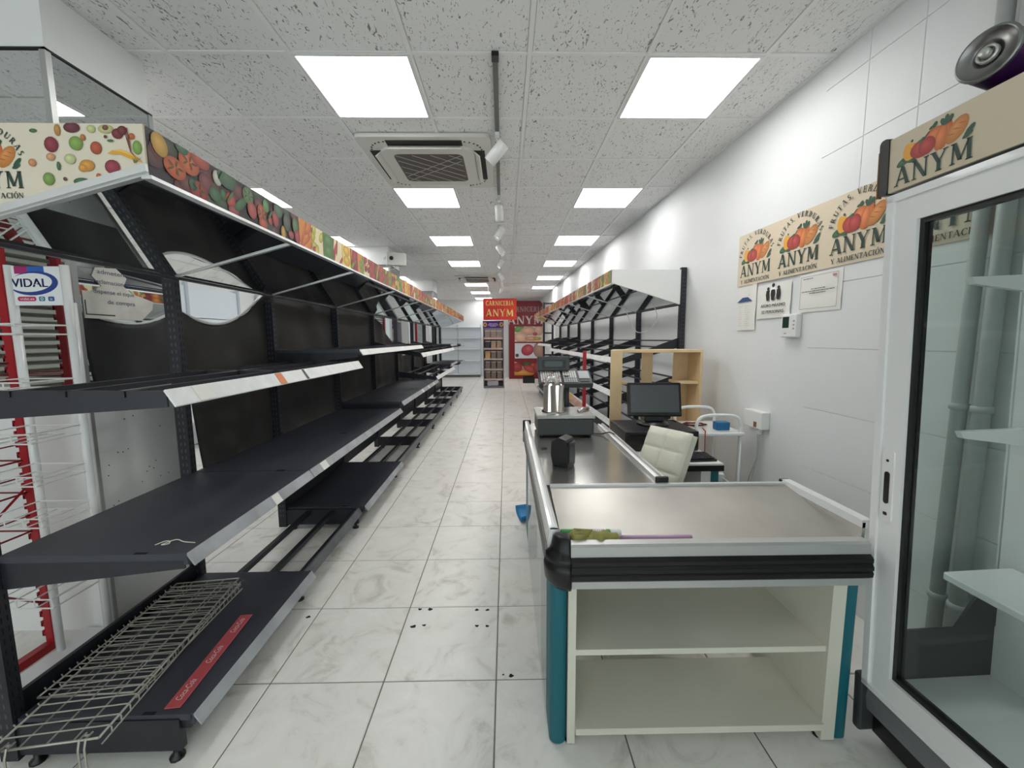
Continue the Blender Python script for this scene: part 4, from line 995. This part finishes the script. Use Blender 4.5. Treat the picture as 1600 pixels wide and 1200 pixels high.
for k in range(3): m.box(-.0348,-.0338,-.112,-.098,.045+k*.022,.055+k*.022)
m.box(-.0348,-.0338,-.05,-.03,.02,.026); m.build('buttons',mat('button_grey','a6a8a8',.5),t)
t=on_wall('junction_box','white wall junction box with grey leads below','junction box',2.72,.765)
m=MB(); m.bbox(-.055,0,-.185,0,0,.115,.006,2); m.build('case',white_pl,t)
m=MB(); m.box(-.0558,-.0548,-.135,-.105,.01,.045); m.build('sticker',mat('brown_sticker','8a5a34',.5),t)
m=MB(); m.bbox(-.035,-.010,-.135,-.095,-.04,0,.003,1); m.build('plug',white_pl,t)
for q in (0,1):
    m=MB(); m.tube(curve_pts([(-.02,-.10-.02*q,-.04),(-.018,-.105,-.2),(-.02,-.06+.03*q,-.4),(-.02,-.03+.05*q,-.74)]),.004,6); m.build('lead',MATS['grey_cable'],t)
for n,(y,r) in enumerate(((1.47,.023),(1.40,.024))):
    t=on_wall('wall_pipe','grey vertical pipe on the right wall, %s'%('left of the pair behind the cooler' if n==0 else 'right of the pair behind the cooler'),'pipe',y,0,.035)
    MB().tube([(0,0,0.002),(0,0,CZ-.002)],r,14).build('pipe',mat('grey_pipe','b9bcbb',.4),t)
    for z in (.35,1.1,1.9): MB().lathe([(r,z-.012),(r+.006,z-.010),(r+.006,z+.010),(r,z+.012)],14).build('clamp',mat('grey_pipe','b9bcbb',.4),t)

# ------------------------------------------------------------------ glass-door cooler
Fz=thing('display_cooler','white glass-door drinks cooler with beige emblem header','cooler',(1.20,1.22,0)); Fz.rotation_euler=(0,math.radians(-2.4),0)
Ln=1.05; Dp=.44
def fb(m,n,mt,par=None): return m.build(n,mt,par or Fz)
fb(MB().box(.035,Dp,-Ln,0,.03,.20),'plinth',black_pl)
m=MB(); m.prism([(.036,.20),(.012,.19),(.006,.16),(.012,.115),(.036,.105)],'y',-Ln,.0); fb(m,'kick_rail',mat('kick_grey','77777c',.4))
m=MB(); m.bbox(-.012,.05,.0,.03,.03,.235,.008,2); fb(m,'corner_guard',dark_grey)
for y in (-.05,-Ln+.05): fb(MB().box(.06,Dp-.04,y-.03,y+.03,0.012,.03),'foot',black_rub)
fb(MB().box(Dp-.03,Dp,-Ln,0,.20,1.78),'back_panel',white_met)
fb(MB().box(.04,Dp-.03,-Ln,-.012,.20,.225),'interior_floor',white_met)
fb(MB().box(.04,Dp-.03,-.012,-.004,.225,.40),'side_kick',dark_grey)
m=MB(); m.prism([(Dp-.03,.40),(Dp-.16,.40),(Dp-.09,.52),(Dp-.03,.52)],'y',-.014,-.004); fb(m,'side_shield',dark_grey)
fb(MB().box(.04,Dp-.03,-.010,-.005,.40,1.75),'side_glass',g_thin)
for z,nm in ((.60,'shelf'),(1.05,'shelf'),(1.50,'shelf')):
    if z<.9: s=fb(MB().bbox(.18,Dp-.04,-Ln+.02,-.05,z,z+.025,.004,1),nm,white_met)
    else:
        s=fb(MB().bbox(.22,Dp-.04,-Ln+.02,-.34,z+.02,z+.035,.003,1),nm,white_met)
    m=MB(); m.prism([(.20,z-.0),(Dp-.04,z-.035),(Dp-.04,z+.02),(.19,z+.02)],'y',-.062,-.045); fb(m,'shelf_bracket',white_met,s)
m=MB(); m.box(Dp-.075,Dp-.045,-.36,-.30,.225,1.7); fb(m,'shelf_upright',dark_grey)
# door
dr=MB(); t0,t1=-.004,.034
dr.prism([(0,.215),(0,1.765),(-.085,1.68),(-.085,.30)],'x',t0,t1).prism([(0,.215),(-.085,.30),(-Ln+.085,.30),(-Ln,.215)],'x',t0,t1).prism([(0,1.765),(-Ln,1.765),(-Ln+.085,1.68),(-.085,1.68)],'x',t0,t1).prism([(-Ln,.215),(-Ln+.085,.30),(-Ln+.085,1.68),(-Ln,1.765)],'x',t0,t1)
dr.box(t0-.008,t0,-.022,-.0,.218,1.762).box(t0-.008,t0,-Ln,-.0,.215,.232).box(t0-.008,t0,-Ln,0,1.745,1.765)
door=fb(dr,'door_frame',white_met)
m=MB(); g0,g1=.006,.03
m.box(g0,g1,-.098,-.085,.30,1.68).box(g0,g1,-Ln+.085,-Ln+.098,.30,1.68).box(g0,g1,-Ln+.098,-.098,.30,.313).box(g0,g1,-Ln+.098,-.098,1.667,1.68); fb(m,'door_gasket',black_rub,door)
fb(MB().box(.014,.020,-Ln+.098,-.098,.313,1.667),'door_glass',g_tint,door)
m=MB(); m.prism(rrect(-.066,-.030,.80,1.02,.008,3),'x',t0-.0055,t0); lk=fb(m,'lock_plate',white_pl,door)
m=MB(); m.prism(rrect(-.056,-.040,.855,.955,.008,4),'x',t0-.0075,t0-.005); fb(m,'finger_slot',black_pl,door)
m=MB(); m.prism(rrect(-.051,-.043,.985,.993,.0035,4),'x',t0-.0068,t0-.005); m.prism(rrect(-.053,-.041,.818,.828,.0035,4),'x',t0-.0068,t0-.005); fb(m,'screw',black_pl,door)
# header
fb(MB().box(.0,Dp,-Ln,.0,1.775,1.925),'header_box',black_pl)
m=MB(); m.prism(rrect(.0,.03,1.772,1.93,.012,4)[:],'x',-.012,.06); fb(m,'header_end_cap',black_pl)
m=MB(); m.prism([(-.014,1.77),(.0,1.77),(.004,1.82),(-.002,1.87),(.003,1.91),(-.012,1.90)],'y',.03,.033); fb(m,'torn_tape',mat('brown_tape','8a5f2c',.6))
hd=fb(MB().box(-.008,0,-Ln,.0,1.775,1.922),'header_panel',panel_tan)
p=Print((0,0,Ln,.147)); p.fill('b8a88c' if False else 'd2c5ac')
for u in (.12,.50,.88): logo(p,u,.034,.20,arc=False,sub=False,sy=.52)
p.build('emblem_print',hd,(-.008,0,1.775),(0,-1,0),(0,0,1))
# paint canister on top of the cooler
t=thing('metal_canister','purple metal canister lying on top of the cooler','canister',(1.118,1.0,2.008),math.radians(18)); t.rotation_euler=(0,math.radians(4),math.radians(14))
m=MB(); m.lathe([(.052,0),(.056,.004),(.056,.26),(.05,.264),(0,.264)],32,axis='x'); m.build('can_body',mat('purple_paint','3a1548',.3,coat=.4),t)
m=MB(); m.lathe([(.057,.006),(.058,.0),(.055,-.004),(.051,-.003),(.049,.004),(.030,.001),(.026,.004),(.024,.010),(0,.010)],32,axis='x'); m.build('can_end',mat('dull_steel','8b8b8a',.28,.9),t)
m=MB(); m.lathe([(.020,.006),(.020,-.002),(.017,-.004),(.014,-.002),(.014,.004)],20,axis='x'); m.lathe([(.010,.008),(.010,-.012),(.008,-.014),(0,-.014)],16,axis='x'); m.build('valve',mat('valve_steel','c9c9c4',.3,.7),t)

# ------------------------------------------------------------------ blue dustpan, red post and box by the counter
t=thing('dustpan','blue plastic dustpan on the floor beside the counter leg','dustpan',(.105,2.97,.001),math.radians(-80))
def pan(u,v):
    x=-.11*math.cos(PI*u)*(1-.25*v); return (x, -.02+.16*v, .002+.05*(abs(u-.5)*2)**3+.02*v)
m=MB(); m.grid(pan,16,6); o=m.build('scoop',mat('blue_pan','1f7fb8',.4),t); o.modifiers.new('thick','SOLIDIFY').thickness=.004
m=MB(); m.tube([(0,.13,.024),(0,.28,.06)],[.02,.012],8); m.build('handle',MATS['blue_pan'],t)
t=thing('red_post_stand','slim red metal post in front of the right shelves','post',(.64,3.30,0))
m=MB(); m.box(-.013,.013,-.012,.012,.01,1.26); m.build('post',red_pt,t)
m=MB(); m.box(-.15,.15,-.018,.018,0,.012).box(-.018,.018,-.16,.16,0,.012); m.build('foot',red_pt,t)
t=thing('long_carton','long printed carton leaning on the right shelves','carton',(.56,3.62,.84)); t.rotation_euler=(math.radians(-6),math.radians(38),math.radians(25))
m=MB(); m.bbox(-.02,.22,-.03,.03,-.025,.025,.002,1); m.build('carton_body',mat('carton_pink','d9b0a6',.6,noise=(18,.3)),t)
m=MB(); m.box(-.0205,.02,-.0305,.0305,-.0255,.0255); m.build('carton_end',mat('carton_tan','e0b070',.6),t)

# ------------------------------------------------------------------ far end of the shop
def serif_board(p,w,h,col,c2):
    p.fill(col)
t=thing('butcher_sign','red hanging butcher sign with yellow lettering over the aisle','sign',(-.155,10.8,1.865))
m=MB(); m.box(-.435,.435,0,.03,0,.555); m.build('board',mat('sign_red','d42a1c',.35),t)
p=Print((0,0,.87,.555)); p.fill('d8281c'); p.poly([(.45,0),(.87,0),(.87,.555),(.60,.555)],'e2381e')
p.serif('CARNICERIA',.435,.37,.125,'f6dc8a',w=.74); p.serif('ANYM',.435,.09,.19,'f8e08a',w=.74)
p.build('lettering',t,(-.435,0,0),(1,0,0),(0,0,1))
for x in (-.30,.30): MB().tube([(x,.015,.555),(x,.015,CZ-1.865-.005)],.004,6).build('hanger_wire',white_wire,t)
# candy / card stand
t=thing('card_stand','tall grey display stand of packets with purple header','display stand',(-.35,11.45,0))
gm=mat('stand_grey','6d6c74',.4); W2=.285
m=MB(); m.box(-W2,-W2+.025,-.18,.18,0,1.86).box(W2-.025,W2,-.18,.18,0,1.86); m.build('side_frame',gm,t)
m=MB(); m.box(-W2+.025,W2-.025,.165,.18,0.02,1.86); m.build('back_panel',mat('stand_back','a59a98',.6),t)
m=MB(); m.box(-W2,W2,-.185,-.165,1.66,1.86); hd=m.build('header',mat('purple_header','3d1a70',.4),t)
p=Print((0,0,.57,.2)); 
for x in (.06,.51): p.flat(x,.10,.05,.06,'d8b440'); p.flat(x,.10,.028,.035,'6a5020')
[p.poly([(a,z),(b,z),(b,z+.018),(a,z+.018)],'b8a8d8') for a,b,z in ((.17,.27,.115),(.285,.40,.115),(.14,.24,.08),(.255,.33,.08),(.345,.43,.08),(.20,.37,.05))]
p.t=[q for q in p.t]; p.build('header_print',hd,(-W2,-.185,1.66),(1,0,0),(0,0,1))
zs=[1.375,1.09,.80,.515,.235]
for z in zs:
    m=MB(); m.box(-W2+.025,W2-.025,-.17,.16,z-.02,z).box(-W2+.025,W2-.025,-.18,-.165,z-.02,z+.03); m.build('shelf',mat('stand_shelf','c9b2a6',.5),t)
m=MB(); m.box(-W2+.025,W2-.025,-.18,.16,.0,.06); m.build('plinth',gm,t)
ROWN=['top','second','third','fourth','lowest']
for r,z in enumerate(zs):
    for c_ in range(3):
        col='b5a79c' if r<1 else ('cfae96' if r==1 else '8f7f78'); nm='brown'
        if (r,c_)==(1,0): col='3a3f48'; nm='dark blue'
        if (r,c_)==(2,0): col='f0b880'; nm='pale orange'
        k=thing('packet','%s packet on the %s shelf of the card stand, %s'%(nm,ROWN[r],('left','middle','right')[c_]),'packet',(-.35-.165+.165*c_,11.38,z+.005),0,'packets on the card stand')
        k.rotation_euler=(math.radians(-9),0,0)
        MB().bbox(-.07,.07,-.02,.02,0,.225,.006,1).build('pouch',mat('packet_%s'%col,col,.55,noise=(20,.15)),k)
        MB().box(-.07,.07,-.021,-.004,.19,.225).build('seal',mat('packet_top_%s'%col,'d6cbc2',.5),k)
tag(MB().bbox(-.53,-.22,11.30,11.50,.061,.20,.01,2).build('storage_box',mat('grey_clear_box','b3b0b4',.3)),'grey plastic box in the bottom of the card stand','box')

# red butcher poster wall
t=thing('butcher_poster','tall dark red butcher poster with three meat pictures at the far end','poster',(.10,13.9,0))
w,h=1.15,2.64; cc=.10
pts=[(0,0),(w,0),(w,h-cc),(w-cc*.5,h-cc*.4),(w-cc,h),(cc,h),(cc*.5,h-cc*.4),(0,h-cc)]
m=MB(); m.prism(pts,'y',0,.03); m.build('board',mat('poster_red','7a0d14',.4),t)
p=Print((0,0,w,h))
p.serif('CARNICERÍA',w/2,2.28,.17,'a8898a',w=1.24); p.serif('ANYM',w/2,1.86,.28,'d8c9c4',w=1.22)
def meat(y0,y1,x0,x1,bg,items):
    r=p.rect; p.poly([(x0,y0),(x1,y0),(x1,y1),(x0,y1)],bg); p.rect=(x0,y0,x1,y1)
    for x,y,rx,ry,c_,ro in items: p.ell(x0+x*(x1-x0),y0+y*(y1-y0),rx,ry,c_,ro,16)
    p.rect=r
meat(1.27,1.78,.20,1.16,'d9c9b8',[(.15,.85,.18,.1,'5f9a4a',20),(.5,.7,.3,.15,'d8a890',0),(.22,.28,.26,.17,'e2b8a0',-15),(.85,.75,.16,.18,'d9b0a0',0),(.62,.2,.26,.08,'d29a80',0),(.8,.2,.14,.06,'b8a03a',0),(.72,.5,.08,.06,'b0483a',0)])
meat(.70,1.22,.20,1.16,'cfd2d6',[(.45,.55,.22,.19,'b8303c',25),(.50,.60,.14,.12,'c8505a',25),(.9,.55,.24,.28,'b08a78',0),(.08,.2,.06,.06,'3a3030',0)])
meat(.12,.66,.18,1.16,'7a1a1c',[(.3,.15,.4,.12,'d89a3a',0),(.2,.6,.26,.05,'d9a0a0',-35),(.1,.5,.18,.16,'a83030',0),(.45,.7,.16,.09,'3f4a2a',0),(.55,.4,.24,.12,'b84038',-20),(.85,.5,.2,.2,'9a3a34',0),(.65,.65,.08,.06,'c8402c',0)])
p.build('poster_print',t,(0,0,0),(1,0,0),(0,0,1))
# white back-wall shelving
t=thing('white_shelving','white empty shelving along the far back wall','shelving',(-2.36,14.55,0))
pale=mat('pale_blue_panel','dfe8f0',.45)
m=MB(); m.box(0,1.46,.30,.32,.02,1.86); m.build('back_panel',pale,t)
for x in (0,.60,1.43): MB().box(x,x+.03,.26,.30,0,1.88).build('upright',mat('pale_post','b9c2ca',.4),t)
for z in (.12,.60,1.02,1.42,1.80):
    MB().box(.03,1.43,.0 if z<.2 else .06,.30,z-.025,z).build('shelf',white_met,t)
MB().box(.03,1.43,.02,.03,.0,.09).build('plinth',mat('plinth_grey','5f6266',.5),t)
t=thing('white_pillar_panel','white wall panel between the card stand and the butcher poster','panel',(-.02,14.6,0))
MB().box(-.25,.10,0,.05,0,2.2).build('panel',white_met,t); MB().box(.10,.12,-.005,.055,0,2.2).build('edge',mat('pale_post','b9c2ca',.4),t)
t=thing('dark_door_frame','tall black metal frame by the far right shelves','frame',(1.02,11.2,0),.036)
for x in (0,.24): MB().box(x,x+.05,0,.05,0,2.35).build('post',black_met,t)
for z in (.3,.9,1.5,2.3): MB().box(.05,.24,.005,.045,z,z+.04).build('rung',black_met,t)
t=thing('small_black_crate','small black crate on the floor before the butcher poster','crate',(.70,12.6,0))
MB().bbox(-.18,.18,-.14,.14,.0,.02,.004,1).build('base',black_pl,t)
for a in ((-.18,.18,-.14,-.125),(-.18,.18,.125,.14),(-.18,-.165,-.125,.125),(.165,.18,-.125,.125)): MB().box(*a,.02,.20).build('side',black_pl,t)

# box camera on the second column
t=thing('box_camera','white box camera bracketed to the second column','camera',(-1.74,6.36,2.50),math.radians(20))
m=MB(); m.bbox(-.07,.22,-.06,.06,-.02,.17,.012,2); m.build('housing',mat('camera_white','d6d5d0',.4),t)
m=MB(); m.lathe([(0,0),(.03,0),(.03,.02),(0,.02)],14,(.0,-.075,.08),'y'); m.build('lens',black_pl,t)
m=MB(); m.tube([(-.07,.05,.1),(-.10,.10,.1)],.02,8); m.build('bracket',white_pl,t)
m=MB(); m.tube(curve_pts([(-.05,-.02,-.02),(-.07,-.02,-.06),(-.02,-.02,-.09),(.05,-.02,-.06),(.06,0,-.02)]),.006,6); m.build('cable',MATS['grey_cable'],t)

# ------------------------------------------------------------------ left side, seen through the near bay
# torn notice on the column mirror
t=thing('torn_notice','torn white paper notice stuck on the column mirror','notice',(-1.855,2.235,1.44),0)
pts=[(0,.0),(.28,.0),(.35,.06),(.36,.10),(.24,.13),(.20,.16),(.22,.20),(.17,.24),(.07,.23),(.05,.19),(.09,.15),(.04,.12),(.0,.12)]
pts=[(-(.40-u),v) for u,v in pts]
m=MB(); m.prism([(a,b+.02) for a,b in pts],'x',0,.0012); m.build('sheet',mat('dirty_paper','d6d3cc',.7,noise=(12,.15)),t)
p=Print((-.40,0,0,.30)); 
for k,(s,x,w) in enumerate((('admeten',-.26,.13),('reclamaciones',-.26,.17),('dispense el tique',-.25,.20),('de compra',-.22,.14))): p.text(s,x,.225-.045*k,.020,'3a3c5a',w=w)
p.poly([(-.39,.035),(-.26,.035),(-.26,.040),(-.39,.040)],'26262e'); p.poly([(-.395,.035),(-.39,.035),(-.39,.10),(-.395,.10)],'26262e')
p.build('print',t,(.0012,0,0),(0,1,0),(0,0,1))
# sweets stand with oval logo
V=thing('sweets_stand','white wire sweets stand with blue oval logo sign','display stand',(-1.735,1.66,0))
for x,y in ((0,0),(-.215,0),(-.10,.11)): MB().tube([(x,y,.02),(x,y,1.655 if y==0 else 1.52)],.0145,12).build('post',white_met,V)
MB().box(-.24,.03,-.20,.14,0,.02).build('base',white_met,V)
sg=MB().box(-.205,-.015,-.004,.004,1.50,1.65).build('header_sign',white_pl,V)
p=Print((0,0,.19,.15)); p.fill('eef1f4')
p.poly([(.015,.122),(.065,.122),(.065,.15),(.015,.15)],'a8246a'); p.poly([(.065,.122),(.13,.122),(.13,.15),(.065,.15)],'2a62b8')
p.flat(.085,.085,.095,.046,'1e3f8f',4,28); p.flat(.072,.088,.085,.036,'eef1f4',4,28)
p.text('VIDAL',.068,.071,.034,'1c2f66',w=.138,bold=.003); p.polys([[(.094+(.008 if k%2==0 else .0034)*math.cos(PI/2+k*PI/5),.079+(.008 if k%2==0 else .0034)*math.sin(PI/2+k*PI/5)) for k in range(10)]],'eef1f4')
p.polys([rrect(.015,.088,.016,.034,.009,4)],'c0285e'); p.text('vidal.es',.052,.021,.009,'ffffff',w=.055)
p.polys([rrect(.098,.122,.016,.034,.004,3)],'2a7a9a'); p.polys([rrect(.134,.158,.016,.034,.004,3)],'20609a'); p.text('in',.146,.020,.010,'ffffff'); p.flat(.110,.025,.006,.006,'ffffff',0,10); p.flat(.110,.025,.004,.004,'2a7a9a',0,10)
p.build('logo_print',sg,(-.205,-.004,1.50),(1,0,0),(0,0,1))
for n,z in enumerate((1.42,1.21,1.02,.86,.70,.54,.38)):
    m=MB(); x0,x1,y0,y1=-.205,.0,-.19,-.012
    for zz in (z,z-.035): m.tube([(x0,y1,zz),(x0,y0,zz),(x1,y0,zz),(x1,y1,zz),(x0,y1,zz)],.0030,5)
    for k in range(4):
        x=x0+(x1-x0)*k/3; m.tube([(x,y0,z),(x,y0,z-.035),(x,y1,z-.035)],.0026,5)
    m.build('wire_basket',white_wire,V)
# red rack
t=thing('red_wire_rack','red metal rack with toothed upright and crossed wires at the near left','rack',(-2.02,1.71,0))
m=MB(); m.box(-.025,.005,-.020,.0,.0,1.95)
for k in range(40): m.box(-.043,-.025,-.016,-.004,.06+k*.045,.075+k*.045).box(-.043,-.036,-.016,-.004,.06+k*.045,.085+k*.045)
m.build('toothed_upright',red_pt,t)
m=MB(); m.box(-.03,.005,-.75,-.02,.0,.035); m.build('base_rail',red_pt,t)
m=MB(); m.box(-.02,.0,-.78,-.75,.0,1.95); m.build('rear_upright',red_pt,t)
m=MB(); m.tube([(-.012,-.02,.22),(-.012,-.75,.85)],.005,6).tube([(-.012,-.02,.75),(-.012,-.75,.15)],.005,6); m.build('cross_brace',red_pt,t)
for n,z in enumerate((.55,.72,.86,1.2)):
    m=MB(); m.tube([(-.02,-.02,z),(-.02,-.74,z),(-.40,-.74,z),(-.40,-.02,z),(-.02,-.02,z)],.004,5)
    for k in range(1,7): m.tube([(-.02,-.02-.103*k,z),(-.40,-.02-.103*k,z)],.003,5)
    m.tube([(-.02,-.02,z+.07),(-.02,-.74,z+.07)],.003,5); m.build('wire_shelf',mat('dark_red_wire','7a1520',.4),t)
# fire extinguisher on the left column
t=thing('fire_extinguisher','red fire extinguisher hanging behind the red rack','fire extinguisher',(-2.62,2.0,.56))
m=MB(); m.lathe([(0,0),(.065,0),(.07,.01),(.07,.36),(.055,.41),(.022,.43),(.022,.46),(0,.46)],24); m.build('cylinder',mat('extinguisher_red','b3141c',.3),t)
m=MB(); m.lathe([(.0706,.20),(.0706,.24)],24); m.build('label_band',tag_white,t)
m=MB(); m.tube([(0,0,.46),(0,0,.49)],.014,8).tube([(-.02,0,.49),(.06,0,.51)],.008,6).tube([(-.02,0,.475),(.06,0,.47)],.007,6); m.build('valve',black_pl,t)
m=MB(); m.tube(curve_pts([(.02,0,.47),(.09,0,.42),(.085,0,.25),(.08,0,.10)]),.010,8); m.build('hose',black_rub,t)
m=MB(); m.box(-.03,.03,.07,.09,.2,.3); m.build('wall_hook',red_pt,t)
t=thing('white_post','slim white post carrying the fire extinguisher','post',(-2.62,2.13,0)); MB().box(-.05,.05,-.04,.04,0,CZ-.004).build('shaft',white_met,t); MB().box(-.07,.07,-.06,.06,0,.02).build('base_plate',white_met,t)
# rolled shutter with red jambs on the left wall
t=thing('roller_shutter','grey roller shutter with red jambs on the left wall','shutter',(XL+.02,.25,0),0)
sm=mat('shutter_metal','8d887f',.4,.4)
sl=MB().prism([(0,0),(.035,.018),(.035,.05),(0,.068)],'y',-.95,.95).mesh('slat',sm)
for k in range(36): inst(sl,'slat',t,(0,0,.02+.068*k))
for y in (-1.05,.95): MB().box(-.01,.08,y,y+.10,0,2.5).build('jamb',red_pt,t)
MB().box(-.01,.22,-1.05,1.05,2.475,2.70).build('roller_box',red_pt,t)
# white shelving standing along the left wall
for n,y in enumerate((5.4,7.9)):
    t=thing('white_wall_shelving','white perforated shelving on the left wall, %s shutter'%('nearer the' if n==0 else 'farther from the'),'shelving',(XL+.02,y,0))
    for k in range(3):
        MB().box(0,.04,-1.1+1.0*k-.02,-1.1+1.0*k+.02,0,2.1).build('upright',mat('pale_post','b9c2ca',.4),t)
        if k<2:
            for z0 in range(5): MB().box(.005,.02,-1.08+k,-.12+k,.02+.41*z0,.42+.41*z0).build('back_panel',pale,t)
    for z in (.4,1.0): MB().box(.02,.34,-1.08,.88,z-.025,z).build('shelf',white_met,t)
